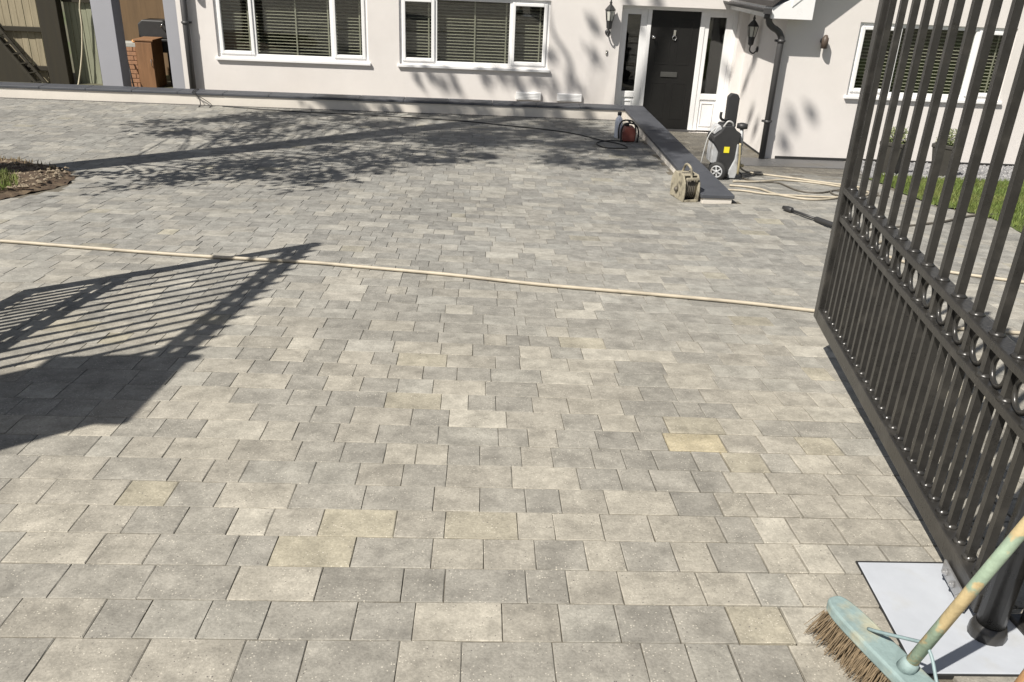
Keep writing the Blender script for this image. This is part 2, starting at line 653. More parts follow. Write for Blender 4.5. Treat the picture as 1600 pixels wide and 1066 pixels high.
def paver_geo(l, wd, r, h=0.0, fine=False):
    """a block with softened, slightly uneven arrises; centre of the top at the origin"""
    a, b = l / 2 - .0010, wd / 2 - .0015
    if fine:
        ring = [(-1, -1), (-.36, -1), (.31, -1), (1, -1), (1, .06), (1, 1), (.35, 1), (-.33, 1), (-1, 1), (-1, -.04)]
    else:
        ring = [(-1, -1), (1, -1), (1, 1), (-1, 1)]
    n = len(ring)
    vs = []
    for ins, z, j in ((0, -DEEP, 0), (0, -RIM, .0009), (BEV, 0, .0014)):
        for sx, sy in ring:
            vs.append((sx * (a - ins) + r.uniform(-j, j), sy * (b - ins) + r.uniform(-j, j), z + h))
    fs = [tuple(range(2 * n, 3 * n))]
    for k in (0, n):
        for i in range(n):
            fs.append((k + i, k + (i + 1) % n, k + n + (i + 1) % n, k + n + i))
    return vs, fs


PM, PMS = paver_mat('paver_block', False), paver_mat('paver_block_far', True)
near = sorted([p for p in pavers if inview((p[0] + p[1]) / 2, (p[2] + p[3]) / 2)], key=lambda p: p[2] * p[2] + ((p[0] + p[1]) / 2) ** 2 * .3)[:300]
nearset = set(id(p) for p in near)
LIB = {}
r3 = random.Random(5)
for cls in (.121, .161, .241):
    for v in range(6):
        mb = MB()
        vs, fs = paver_geo(cls, PW, r3, fine=True)
        mb.add(vs, fs)
        me = bpy.data.meshes.new('paver')
        me.from_pydata(mb.v, [], mb.f)
        me.polygons.foreach_set('use_smooth', [False] * len(mb.f))
        me.materials.append(PM)
        LIB[cls, v] = me
for p in near:
    x0, x1, y0, y1, c = p
    l = x1 - x0
    cls = min((.121, .161, .241), key=lambda a: abs(a - l))
    o = bpy.data.objects.new('paver', LIB[cls, r3.randrange(6)])
    C.objects.link(o)
    o.parent = drive
    cx, cy = (x0 + x1) / 2, (y0 + y1) / 2
    o.location = (cx, cy, gz(cx, cy) + r3.uniform(-.0008, .0008))
    sy = (gz(cx, cy + .08) - gz(cx, cy - .08)) / .16
    sx = (gz(cx + .08, cy) - gz(cx - .08, cy)) / .16
    o.rotation_euler = (math.atan(sy) + r3.uniform(-.0035, .0035), -math.atan(sx) + r3.uniform(-.003, .003), r3.uniform(-.004, .004) * (1 + 1.5 * loose(cx, cy)))
    lo_ = loose(cx, cy)
    o.scale = ((l - .0060 * lo_ * r3.uniform(.4, 1.2)) / cls, (y1 - y0 - .0060 * lo_ * r3.uniform(.4, 1.2)) / PW, 1)
    o.color = (*c, 1)
vs, fs, tint, rn = [], [], [], []
for p in pavers:
    if id(p) in nearset:
        continue
    x0, x1, y0, y1, c = p
    cx, cy = (x0 + x1) / 2, (y0 + y1) / 2
    g, f = paver_geo(x1 - x0, y1 - y0, r3, r3.uniform(-.0015, .0015))
    tx, ty = r3.uniform(-.005, .005), r3.uniform(-.005, .005)
    o = len(vs)
    v = r3.random()
    for (a, b, z) in g:
        vs.append((cx + a, cy + b, gz(cx + a, cy + b) + z + a * tx + b * ty))
        tint += [*c, 1]
        rn.append(v)
    fs += [tuple(i + o for i in t) for t in f]
me = bpy.data.meshes.new('far_pavers')
me.from_pydata(vs, [], fs)
at = me.attributes.new('tint', 'FLOAT_COLOR', 'POINT')
at.data.foreach_set('color', tint)
at = me.attributes.new('rnd', 'FLOAT', 'POINT')
at.data.foreach_set('value', rn)
me.materials.append(PMS)
o = bpy.data.objects.new('far_pavers', me)
C.objects.link(o)
o.parent = drive
tag(o, None, kind='stuff')
# linear drain at the foot of the wall
mb = MB()
for i in range(360):
    x = -12.6 + i * .0411
    if x > 2.15:
        break
    z = gz(x, 13.2)
    mb.box(x, x + .022, 13.180, 13.238, z - .02, z - .002)
z = gz(0, 13.2)
mb.box(-12.6, 2.2, 13.170, 13.180, z - .03, z)
mb.box(-12.6, 2.2, 13.238, 13.247, z - .03, z)
o = mb.build('drain_grating', mat('drain_steel', (0.10, 0.10, 0.10), .5, metal=.3), drive)

# ------------------------------------------------------------------ house
WX, WY = 4.25, 12.40        # wing corner
FY = 14.22                  # main facade
house = thing('house', (0, FY, -1.1), 'cream rendered house with white windows and dark front door', 'house')


def wall_panel(mb, x0, x1, z0, z1, y, depth, holes):
    """front skin facing -Y with real reveals round the openings"""
    X = sorted({x0, x1, *[h[0] for h in holes], *[h[1] for h in holes]})
    Z = sorted({z0, z1, *[h[2] for h in holes], *[h[3] for h in holes]})
    for i in range(len(X) - 1):
        for j in range(len(Z) - 1):
            cx, cz = (X[i] + X[i + 1]) / 2, (Z[j] + Z[j + 1]) / 2
            if any(h[0] < cx < h[1] and h[2] < cz < h[3] for h in holes):
                continue
            mb.add([(X[i], y, Z[j]), (X[i + 1], y, Z[j]), (X[i + 1], y, Z[j + 1]), (X[i], y, Z[j + 1])], [(0, 1, 2, 3)])
    for a, b, c, d in holes:
        y2 = y + depth
        mb.add([(a, y, c), (b, y, c), (b, y, d), (a, y, d), (a, y2, c), (b, y2, c), (b, y2, d), (a, y2, d)],
               [(0, 4, 5, 1), (1, 5, 6, 2), (2, 6, 7, 3), (3, 7, 4, 0)])


W1 = (-4.205, -1.815, -.150, .885)
W2 = (-1.320, 1.072, -.150, .885)
DR = (2.205, 4.125, -1.10, .872)
mb = MB()
wall_panel(mb, -4.78, WX, -1.25, 1.75, FY, .30, [W1, W2, DR])
mb.build('wall', RENDER, house)
mb = MB()
W3 = (5.29, 7.56, -.125, .868)
wall_panel(mb, WX, 11.5, -1.25, 1.2, WY, .30, [W3])
mb.add([(WX, WY, 1.2), (11.5, WY, 1.2), (7.875, WY, 4.3)], [(0, 1, 2)])
mb.add([(WX, WY, -1.25), (WX, FY, -1.25), (WX, FY, 1.2), (WX, WY, 1.2)], [(1, 0, 3, 2)])
mb.build('wall', RENDER, house)
# dark rooms behind the windows, so that the glass looks into a room
ROOM = mat('room_plaster', (0.16, 0.15, 0.13), .9, var=.06)
for a, b, c, d, y in ((-4.7, 2.1, -1.1, 1.5, FY), (2.12, WX - .01, -1.1, 1.5, FY + .17), (4.4, 11.3, -1.1, 1.19, WY)):
    mb = MB()
    y0, y1 = y + .302, y + 3.5
    mb.add([(a, y0, c), (b, y0, c), (b, y1, c), (a, y1, c), (a, y0, d), (b, y0, d), (b, y1, d), (a, y1, d)],
           [(0, 1, 2, 3), (7, 6, 5, 4), (1, 5, 6, 2), (2, 6, 7, 3), (3, 7, 4, 0)])
    mb.build('room_shell', ROOM, house)

BLIND = mat('cream_blind_slat', (0.58, 0.545, 0.45), .6, var=.05)


def window(box, wy, mull, hinge):
    x0, x1, z0, z1 = box
    y0, y1 = wy + .035, wy + .105
    f = .058
    mb = MB()
    mb.box(x0, x0 + f, y0, y1, z0, z1)
    mb.box(x1 - f, x1, y0, y1, z0, z1)
    mb.box(x0 + f, x1 - f, y0, y1, z0, z0 + f)
    mb.box(x0 + f, x1 - f, y0, y1, z1 - f, z1)
    for m in mull:
        mb.box(m - .026, m + .026, y0 + .001, y1 - .001, z0 + f, z1 - f)
    wn = mb.build('window', WHITE, house, .006)
    edges = [x0 + f] + [e for m in mull for e in (m - .026, m + .026)] + [x1 - f]
    for i in range(0, len(edges), 2):
        a, b, c, d = edges[i], edges[i + 1], z0 + f, z1 - f
        if hinge[i // 2]:
            k = .052
            mb = MB()
            a, b, c, d = a - .012, b + .012, c - .012, d + .012
            ya, yb = y0 - .020, y0 + .055
            mb.box(a, a + k, ya, yb, c, d)
            mb.box(b - k, b, ya, yb, c, d)
            mb.box(a + k, b - k, ya, yb, c, c + k)
            mb.box(a + k, b - k, ya, yb, d - k, d)
            mb.build('casement', WHITE, wn, .008)
            a, b, c, d = a + k, b - k, c + k, d - k
        mb = MB()
        mb.box(a - .004, b + .004, y0 + .022, y0 + .034, c - .004, d + .004)
        mb.build('pane', GLASS, wn)
        # venetian blind, slats front edges tipped down
        mb = MB()
        z = c - .02
        by = y1 + .080
        while z < d + .02:
            mb.obox(((a + b) / 2, by, z), ((b - a) / 2 + .03, 0, 0), (0, .021, .0065), (0, -.0003, .0008))
            z += .0475
        n = 2 if b - a > .8 else 1
        for t in range(n):
            xx = b - .05 if n == 1 else (a + (b - a) * .52, b - .05)[t]
            mb.box(xx - .011, xx + .011, by - .028, by - .026, c - .02, d + .02)
        bl = mb.build('blind', BLIND, wn)
        tag(bl, None, kind='stuff')
    mb = MB()
    mb.box(x0 - .03, x1 + .035, wy - .045, wy + .034, z0 - .045, z0 - .002)
    mb.build('sill', WHITE, wn, .006)
    return wn


window(W1, FY, (-3.605, -2.385), (1, 0, 1))
window(W2, FY, (-.745, .455), (1, 0, 1))
window(W3, WY, (5.90, 7.02), (1, 0, 1))

# front door unit
DY = FY + .165
DOOR = mat('black_door_paint', (0.012, 0.0117, 0.011), .5, var=.08, vscale=3, spec=.3)
CHROME = mat('chrome', (0.7, 0.7, 0.7), .15, metal=1, var=.03)
mb = MB()
for a, b in ((2.205, 2.262), (2.655, 2.722), (3.522, 3.600), (4.050, 4.125)):
    mb.box(a, b, DY, DY + .09, -1.07, .81)
mb.box(2.205, 4.125, DY, DY + .09, .81, .872)
frame = mb.build('door_frame', WHITE, house, .006)
mb = MB()
mb.box(2.722, 3.522, DY - .06, DY + .10, -1.10, -1.062)
mb.build('threshold', CHAR, frame)
mb = MB()
mb.box(2.724, 3.520, DY + .018, DY + .06, -1.060, .808)
dl = mb.build('front_door', DOOR, house, .004)
mb = MB()
for a, b, c, d in ((2.83, 3.07, -.90, -.30), (3.17, 3.41, -.90, -.30), (2.83, 3.07, -.02, .68), (3.17, 3.41, -.02, .68)):
    for (p, q2, r_, s_) in ((a, b, c, c + .022), (a, b, d - .022, d), (a, a + .022, c + .022, d - .022), (b - .022, b, c + .022, d - .022)):
        mb.box(p, q2, DY + .014, DY + .0185, r_, s_)
mb.build('moulding', DOOR, dl, .004)
mb = MB()
mb.box(2.96, 3.235, DY + .004, DY + .0175, -.215, -.135)
mb.build('letter_plate', mat('dull_steel', (.09, .09, .085), .4, metal=.4), dl, .004)
mb = MB()
mb.ring((3.12, DY + .002, .40), .032, .007, n=18, m=6)
mb.box(3.10, 3.14, DY + .002, DY + .0178, .43, .52)
mb.build('knocker', CHROME, dl, .003)
mb = MB()
mb.lathe([(.024, 0), (.024, .012), (.012, .02), (.012, .04), (.026, .05), (.026, .07), (.012, .08)], (2.775, DY + .018, .40), 12, (0, -1, 0))
mb.build('latch', CHROME, dl)
for (a, b) in ((2.262, 2.655), (3.600, 4.050)):
    mb = MB()
    y0, y1 = DY + .012, DY + .07
    mb.box(a + .001, a + .072, y0, y1, -1.07, .81)
    mb.box(b - .105, b - .001, y0, y1, -1.07, .81)
    mb.box(a + .072, b - .105, y0, y1, .735, .81)
    mb.box(a + .072, b - .105, y0, y1, -.56, -.465)
    mb.box(a + .072, b - .105, y0 + .018, y1, -1.07, -.56)
    sp = mb.build('side_panel', WHITE, house, .005)
    mb = MB()
    mb.box(a + .070, b - .103, y0 + .02, y0 + .032, -.467, .737)
    mb.build('pane', GLASS, sp)
    mb = MB()
    c0, c1, d0, d1 = a + .10, b - .135, -1.00, -.61
    for (p, q2, r_, s_) in ((c0, c1, d0, d0 + .016), (c0, c1, d1 - .016, d1), (c0, c0 + .016, d0 + .016, d1 - .016), (c1 - .016, c1, d0 + .016, d1 - .016)):
        mb.box(p, q2, y0 + .006, y0 + .0175, r_, s_)
    mb.build('panel_moulding', WHITE, sp, .003)

# vents, bell push
for x in (.575, 1.25):
    mb = MB()
    mb.box(x, x + .41, FY - .045, FY + .001, -.640, -.515)
    v = mb.build('vent_cover', WHITE, house, .008)
    mb = MB()
    for i in range(4):
        mb.box(x + .04, x + .37, FY - .050, FY - .0455, -.615 + i * .024, -.608 + i * .024)
    mb.build('louvre', WHITE, v)
mb = MB()
mb.box(1.995, 2.025, FY - .018, FY + .001, .115, .185)
b_ = mb.build('bell_push', mat('bell_grey', (.25, .24, .22), .4), house, .004)
mb = MB()
mb.lathe([(.009, 0), (.009, .006)], (2.01, FY - .018, .155), 10, (0, -1, 0))
mb.build('button', CHROME, b_)


# downpipes
def downpipe(path, r, brackets):
    mb = MB()
    mb.tube(path, r, 12)
    p = mb.build('downpipe', CHAR, house)
    for c, wdt in brackets:
        mb = MB()
        mb.lathe([(r + .008, -.02), (r + .008, .02)], c, 12)
        mb.box(c[0] - wdt, c[0] + wdt, c[1] + r * .4, c[1] + r + .02, c[2] - .014, c[2] + .014)
        mb.build('pipe_bracket', CHAR, p)


downpipe([(-4.63, FY - .085, 1.6), (-4.63, FY - .085, -1.1)], .050, [((-4.63, FY - .085, .35), .075), ((-4.63, FY - .085, -.75), .075)])
downpipe(spline([(3.93, 12.22, .98), (3.93, 12.22, .84), (3.99, 12.24, .77), (4.10, 12.27, .71), (4.165, 12.29, .62), (4.165, 12.29, .50)], 5) + [Vector((4.165, 12.29, -1.06))],
         .044, [((4.165, 12.29, .585), .07), ((4.165, 12.29, -.52), .07)])

# wing roof: gable end with white barge boards, soffit, gutter
TILE = mat('roof_tile', (0.055, 0.05, 0.048), .75, var=.2, vscale=4)
pitch = math.atan2(3.1, 3.625)
t_ = math.tan(pitch)
ex0, ez0 = 3.90, .90                # eave edge, underside
rx, rz = 7.875, .93 + (7.875 - 3.93) * t_
mb = MB()
for s in (1, -1):
    xe = ex0 if s == 1 else 2 * rx - ex0
    mb.add([(xe, WY - .32, ez0 + .20), (rx, WY - .32, rz + .20), (rx, 19, rz + .20), (xe, 19, ez0 + .20),
            (xe, WY - .32, ez0 + .13), (rx, WY - .32, rz + .13), (rx, 19, rz + .13), (xe, 19, ez0 + .13)],
           [(0, 1, 2, 3), (7, 6, 5, 4), (0, 4, 5, 1), (3, 7, 4, 0)])
roof = mb.build('roof', TILE, house)
mb = MB()
for s in (1, -1):
    xe = ex0 if s == 1 else 2 * rx - ex0
    xe2 = xe + s * .28
    z2 = ez0 + .28 * t_
    mb.add([(xe2, WY - .30, z2 - .10), (rx, WY - .30, rz - .08), (rx, WY - .30, rz + .13), (xe2, WY - .30, z2 + .13),
            (xe2, WY - .26, z2 - .10), (rx, WY - .26, rz - .08), (rx, WY - .26, rz + .13), (xe2, WY - .26, z2 + .13)],
           [(0, 1, 2, 3), (7, 6, 5, 4), (0, 4, 5, 1), (0, 3, 7, 4)])
mb.build('barge_board', WHITE, roof)
mb = MB()
mb.prism([(ex0 + .02, ez0 - .02), (WX + .24, ez0 - .02), (WX + .24, ez0 + .12 + .3 * t_), (ex0 + .02, ez0 + .12)], (0, WY - .29, 0), (1, 0, 0), (0, 0, 1), (0, .285, 0))
mb.build('box_end', WHITE, roof, .006)
mb = MB()
mb.add([(ex0 + .05, WY, ez0 - .012), (WX, WY, ez0 - .012), (WX, FY, ez0 - .012), (ex0 + .05, FY, ez0 - .012)], [(3, 2, 1, 0)])
mb.box(ex0 + .02, ex0 + .045, WY, FY, ez0 - .02, ez0 + .13)
mb.build('soffit', WHITE, roof)
mb = MB()
prof = [(.055 * math.cos(a), .055 * math.sin(a)) for a in [math.pi + math.pi * i / 8 for i in range(9)]]
inner = [(.047 * math.cos(a), .047 * math.sin(a)) for a in [2 * math.pi - math.pi * i / 8 for i in range(9)]]
mb.prism(prof + inner, (ex0 - .055, WY - .33, ez0 + .10), (1, 0, 0), (0, 0, 1), (0, FY - WY + .33, 0))
mb.build('gutter', CHAR, roof)
mb = MB()
mb.box(ex0 - .11, ex0 - .0, WY - .342, WY - .331, ez0 + .04, ez0 + .11)
mb.build('gutter_end', CHAR, roof)
mb = MB()
mb.lathe([(.05, 0), (.047, .03), (.045, .10)], (3.90, 12.22, ez0 - .03), 12)
mb.build('gutter_outlet', CHAR, roof)
# main roof above the facade, out of frame
mb = MB()
mb.add([(-5.1, FY - .18, 1.75), (3.7, FY - .18, 1.75), (3.7, 19, 4.6), (-5.1, 19, 4.6), (-5.1, FY - .18, 1.66), (3.7, FY - .18, 1.66), (3.7, FY + .1, 1.66), (-5.1, FY + .1, 1.66)],
       [(0, 1, 2, 3), (0, 4, 5, 1), (7, 6, 5, 4)])
mb.build('main_roof', TILE, house)
# black damp course along the wing wall, black plinth at the porch
mb = MB()
mb.box(WX + .15, 11.4, WY - .012, WY + .0015, -1.075, -1.035)
mb.box(WX - .012, WX + .0015, WY + .05, FY - .01, -1.078, -1.055)
mb.build('plinth_line', RUBBER, house)

# ------------------------------------------------------------------ open bay left of the facade
PILL = mat('grey_render', (0.31, 0.315, 0.345), .8, var=.04, vscale=2, bump=.08, bscale=160)  # even lavender grey for both bay pillars
mb = MB()
mb.box(-6.09, -5.765, FY + .005, FY + .34, -1.2, 1.75)
mb.build('pillar', PILL, house, .006)
mb = MB()
mb.box(-4.985, -4.785, FY + .03, FY + .34, -1.2, 1.75)
mb.build('pillar', PILL, house, .006)
mb = MB()
mb.box(-6.3, -4.785, FY + .02, 18.2, 1.35, 1.5)
mb.build('bay_roof', TILE, house)
mb = MB()
mb.box(-7.6, -4.5, 17.0, 17.1, -1.1, 1.35)
mb.box(-4.78, -4.70, FY + .35, 16.99, -1.1, 1.35)
mb.build('bay_wall', mat('brown_boarding', (0.17, 0.11, 0.058), .8, var=.2, vscale=3, stretch=(6, 1, .5)), house)
BRICKM = mat('red_brick', (0.30, 0.16, 0.09), .85, var=.25, vscale=9, bump=.2)
MORT = mat('brick_mortar', (0.30, 0.27, 0.22), .95, var=.1)
bw = thing('brick_wall', (-6.05, 15.55, -1.1), 'low red brick wall with stone top inside the open bay', 'wall')
mb = MB()
mb.box(-6.36, -5.98, 15.515, 15.75, -1.1, -.20)
mb.build('mortar_bed', MORT, bw)
brick_me = None
for r_ in range(12):
    x = -6.36 - (.1125 if r_ % 2 else 0)
    while x < -5.99:
        a, b = max(x, -6.36), min(x + .215, -5.98)
        if b - a > .03:
            if brick_me is None:
                m_ = MB()
                m_.box(-.5, .5, -.02, .05, 0, .065)
                brick_me = m_.build('brick', BRICKM, None, .004)
                brick_me.parent = bw
                o = brick_me
            else:
                o = brick_me.copy()
                C.objects.link(o)
                o.parent = bw
            o.location = ((a + b) / 2 + 6.05, -.05, r_ * .075 + .008)
            o.scale = (b - a, 1, 1)
        x += .225
mb = MB()
mb.box(-6.38, -5.96, 15.48, 15.78, -.2, -.13)
mb.build('capping', mat('pale_stone', (.35, .35, .32), .8), bw, .006)

OAK = mat('brown_timber', (0.22, 0.115, 0.055), .6, var=.25, vscale=4, stretch=(6, 6, .6), bump=.1)
cb = thing('cabinet', (-5.78, 15.5, -1.1), 'brown wooden cabinet standing inside the open bay', 'cabinet')
mb = MB()
mb.box(-5.955, -5.66, 15.42, 15.9, -1.05, -.09)
mb.box(-5.975, -5.64, 15.40, 15.92, -.09, -.06)
mb.box(-5.94, -5.675, 15.44, 15.88, -1.1, -1.05)
mb.build('carcass', OAK, cb, .005)
mb = MB()
mb.box(-5.945, -5.67, 15.40, 15.419, -1.03, -.11)
d_ = mb.build('door', OAK, cb, .004)
mb = MB()
mb.tube([(-5.70, 15.40, -.50), (-5.70, 15.375, -.49), (-5.70, 15.375, -.39), (-5.70, 15.40, -.38)], .006, 6)
mb.build('handle', CHROME, d_)
bb = thing('barbecue', (-5.70, 16.15, -1.1), 'black hooded barbecue behind the brown cabinet in the bay', 'barbecue')
mb = MB()
mb.prism([(-.30, -.02), (.22, -.02), (.22, .20), (.15, .29), (-.22, .29), (-.30, .22)], (-5.78, 15.98, -.08), (1, 0, 0), (0, 0, 1), (0, .4, 0))
mb.build('hood', BLKPL, bb, .02)
mb = MB()
mb.prism([(-.28, -.25), (.20, -.25), (.24, -.022), (-.32, -.022)], (-5.78, 15.96, -.08), (1, 0, 0), (0, 0, 1), (0, .44, 0))
mb.build('firebox', BLKPL, bb, .01)
mb = MB()
mb.tube([(-5.66, 15.98, .10), (-5.66, 15.93, .11), (-5.62, 15.93, .16), (-5.62, 15.98, .16)], .010, 6)
mb.build('handle', CHROME, bb)
for dx in (-.26, .18):
    for dy in (16.0, 16.36):
        mb = MB()
        mb.box(-5.78 + dx - .02, -5.78 + dx + .02, dy - .02, dy + .02, -1.1, -.331)
        mb.build('leg', BLKPL, bb)
mb = MB()
mb.box(-5.52, -5.28, 15.98, 16.36, -.14, -.11)
mb.build('side_shelf', BLKPL, bb)
mb = MB()
mb.tube(spline([(-6.02, 15.52, -.105), (-5.97, 15.50, -.10), (-5.9, 15.52, -.105), (-5.83, 15.5, -.09)], 4), [.025, .03, .032, .03, .028, .02, .018, .02, .022, .02, .02, .018, .015], 8)
tag(mb.build('work_glove', mat('orange_glove', (.75, .33, .10), .8, var=.3, vscale=14, col2=(.8, .75, .65), c2scale=18)), 'crumpled orange and white glove on top of the brick wall', 'glove')
ex = thing('garden_tool', (-5.98, 15.2, -1.08), 'red headed tool with dark stick leaning in the bay', 'tool')
mb = MB()
mb.tube([(-5.99, 15.22, -.86), (-6.12, 15.40, -.35)], .013, 6)
mb.build('stick', BLKPL, ex)
mb = MB()
mb.lathe([(.03, -.2), (.075, -.17), (.08, -.05), (.05, .02), (.02, .05)], (-5.98, 15.2, -.89), 10)
mb.build('head', mat('red_plastic', (.55, .05, .03), .4), ex)

# ------------------------------------------------------------------ timber fence and side gate at the left
FB = mat('weathered_board', (0.29, 0.25, 0.17), .85, var=.25, vscale=3, stretch=(9, 9, .7), bump=.2, bscale=30)
FG = mat('green_stained_board', (0.25, 0.26, 0.185), .85, var=.22, vscale=3, stretch=(9, 9, .7), bump=.2, bscale=30)
FD = mat('shade_dark_timber', (0.028, 0.024, 0.015), .85, var=.25, vscale=3, stretch=(7, 7, .6))  # dark timber, with the shade on post and rails put into its colour
fe = thing('fence', (-8.6, 15.6, -1.1), 'weathered pale board fence with dark rails beyond the low wall', 'fence')
for i in range(16):
    x = -9.35 + i * .117
    mb = MB()
    mb.box(x, x + .108, 15.62 + (i % 2) * .006, 15.64 + (i % 2) * .006, -1.1, 1.25 + random.uniform(-.01, .01))
    mb.build('board', FB, fe)
for z in (-.62, .02, .75):
    mb = MB()
    mb.box(-9.4, -7.52, 15.55, 15.615, z - .04, z + .035)
    mb.build('rail', FD, fe, .004)
br = thing('shadow_battens', (-8.0, 15.4, -1.1), 'dark lattice added for the diagonal shadow lines on the pale fence', 'timber')  # battens and rungs added in place of diagonal shadow lines
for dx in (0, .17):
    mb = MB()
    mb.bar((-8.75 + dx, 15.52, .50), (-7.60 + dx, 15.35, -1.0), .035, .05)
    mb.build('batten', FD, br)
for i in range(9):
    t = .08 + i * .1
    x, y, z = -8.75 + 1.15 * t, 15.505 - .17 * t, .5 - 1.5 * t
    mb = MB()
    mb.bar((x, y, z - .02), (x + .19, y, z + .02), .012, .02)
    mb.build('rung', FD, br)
gp_ = thing('gate_post', (-7.3, 15.5, -1.1), 'broad dark timber post between fence and green side gate', 'post')
mb = MB()
mb.box(-7.50, -7.17, 15.42, 15.62, -1.1, 1.7)
mb.build('post', FD, gp_, .01)
lbd = thing('shade_board', (-8.3, 15.2, -1.1), 'dark slanted panel added for the shade under the fence rail', 'board')  # dark panel added in place of the triangular shade on the fence
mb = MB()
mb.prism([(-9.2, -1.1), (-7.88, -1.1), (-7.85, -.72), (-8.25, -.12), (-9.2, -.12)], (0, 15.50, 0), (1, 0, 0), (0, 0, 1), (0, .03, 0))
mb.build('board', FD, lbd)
sg = thing('side_gate', (-6.85, 15.7, -1.1), 'green grey boarded side gate beside the dark post', 'gate')
for i in range(8):
    x = -7.16 + i * .092
    mb = MB()
    mb.box(x, x + .084, 15.66 + (i % 2) * .008, 15.685 + (i % 2) * .008, -1.05, 1.45)
    mb.build('board', FG, sg)
for z in (.48, 1.2):
    mb = MB()
    mb.box(-7.16, -6.44, 15.60, 15.655, z, z + .09)
    mb.build('ledge', FD, sg)
mb = MB()
mb.tube(spline([(-6.46, 15.5, .55), (-6.72, 15.52, .62), (-6.83, 15.54, .45), (-6.86, 15.55, .1), (-6.93, 15.54, -.35), (-7.04, 15.5, -.8), (-7.1, 15.4, -1.05)], 6), .013, 8)
tag(mb.build('hanging_hose', mat('pale_hose', (.55, .50, .38), .5, var=.12)), 'pale hose hanging down over the green side gate', 'hose')

# ------------------------------------------------------------------ low retaining wall with slate copings
CW = mat('cream_render_low', (0.64, 0.60, 0.54), .88, var=.08, vscale=3, bump=.15, bscale=160)
lw = thing('low_wall', (0, 13.38, -.75), 'low cream rendered garden wall with dark slate coping, crossing the drive', 'wall')
mb = MB()
mb.box(-13, 2.247, 13.25, 13.52, -1.2, -.599)
mb.box(2.247, 2.545, 8.182, 13.52, -1.2, -.599)
mb.build('wall_body', CW, lw, .004)
x = 2.222
while x > -12.8:
    a = max(x - .68, -12.9)
    mb = MB()
    mb.box(a + .002, x - .002, 13.231 + random.uniform(-.002, .002), 13.56, -.599, -.562 + random.uniform(-.001, .001))
    mb.build('coping_stone', COPING, lw, .006)
    x = a
for a, b in ((8.167, 8.405), (8.405, 9.18), (9.18, 9.95), (9.95, 10.72), (10.72, 11.49), (11.49, 12.26), (12.26, 13.03), (13.03, 13.56)):
    mb = MB()
    mb.box(2.226 + random.uniform(-.002, .002), 2.565, a + .002, b - .002, -.599, -.562 + random.uniform(-.001, .001))
    mb.build('coping_stone', COPING, lw, .006)
# slate grey apron slabs along the wing wall
SLAB = mat('wet_grey_slab', (0.085, 0.085, 0.086), .5, var=.18, vscale=3, col2=(.085, .08, .072), c2scale=1.2)
ya, yb = 11.42, 12.385
za, zb = zr(ya) + .006, zr(yb) + .006
mb = MB()
mb.add([(3.60, ya + .01, za - .012), (5.43, ya + .01, za - .012), (5.43, yb, zb - .012), (3.60, yb, zb - .012)], [(0, 1, 2, 3)])
apo = mb.build('apron', SAND)
tag(apo, None, kind='structure')
for a, b in ((3.62, 4.217), (4.223, 4.817), (4.823, 5.42)):
    mb = MB()
    mb.add([(a, ya, za - .04), (b, ya, za - .04), (b, yb, zb - .04), (a, yb, zb - .04), (a, ya, za), (b, ya, za), (b, yb, zb), (a, yb, zb)],
           [(4, 5, 6, 7), (0, 1, 5, 4), (1, 2, 6, 5), (2, 3, 7, 6), (3, 0, 4, 7)])
    mb.build('slab', SLAB, apo, .004)

# ------------------------------------------------------------------ wall lanterns
LG = mat('lantern_glass', (.55, .55, .5), .15, var=.05)


def lantern(x, y, z, nx, ny, label):
    """six sided carriage lantern on a down-swept bracket; (nx, ny) points away from the wall"""
    t = thing('wall_lantern', (x, y, z), label, 'lantern', 'carriage lanterns by the front door')
    cx, cy = x + nx * .12, y + ny * .12
    mb = MB()
    mb.lathe([(.045, 0), (.045, .012), (.02, .025)], (x, y, z - .20), 12, (nx, ny, 0))
    mb.tube(spline([(x, y, z - .20), (x + nx * .06, y + ny * .06, z - .26), (cx, cy, z - .22), (cx, cy, z - .13)], 5), .011, 8)
    mb.build('bracket', BLKPL, t)
    mb = MB()
    mb.lathe([(.02, -.15), (.045, -.13), (.052, -.06), (.06, -.02)], (cx, cy, z), 6, smooth=False)
    mb.build('base', BLKPL, t)
    mb = MB()
    mb.lathe([(.052, -.019), (.074, .13)], (cx, cy, z), 6, smooth=False)
    mb.build('glass', LG, t)
    mb = MB()
    for k in range(6):
        a = 2 * math.pi * (k + .5) / 6
        b = Vector((1, 0, 0)).orthogonal()
        ux, uy = math.cos(a), math.sin(a)
        mb.tube([(cx + ux * .056, cy + uy * .056, z - .018), (cx + ux * .079, cy + uy * .079, z + .13)], .006, 5)
    mb.build('cage', BLKPL, t)
    mb = MB()
    mb.lathe([(.088, .13), (.092, .14), (.05, .19), (.022, .215), (.018, .235), (.026, .245), (.014, .262), (.004, .30)], (cx, cy, z), 6, smooth=False)
    mb.build('roof', BLKPL, t)


lantern(2.0, FY, .66, 0, -1, 'black carriage lantern on the facade left of the front door')
lantern(WX, 13.55, .55, -1, 0, 'black carriage lantern under the eaves right of the front door')


def spot(x, y, z, label):
    t = thing('wall_spotlight', (x, y, z), label, 'spotlight', 'small dark wall spotlights')
    mb = MB()
    mb.lathe([(.04, 0), (.04, .02), (.015, .03)], (x, y, z), 12, (0, -1, 0))
    mb.tube([(x, y - .02, z), (x, y - .085, z)], .013, 6)
    mb.build('mount', BLKPL, t)
    mb = MB()
    mb.lathe([(.025, -.095), (.045, -.09), (.045, .045), (.034, .055), (.022, .085), (.004, .09)], (x, y - .085, z), 14)
    mb.build('head', mat('bronze_metal', (.075, .055, .042), .5, var=.2), t)


spot(4.80, WY, .60, 'small dark spotlight on the wing wall left of the gate')
spot(-4.47, FY, .88, 'small dark spotlight beside the left downpipe')

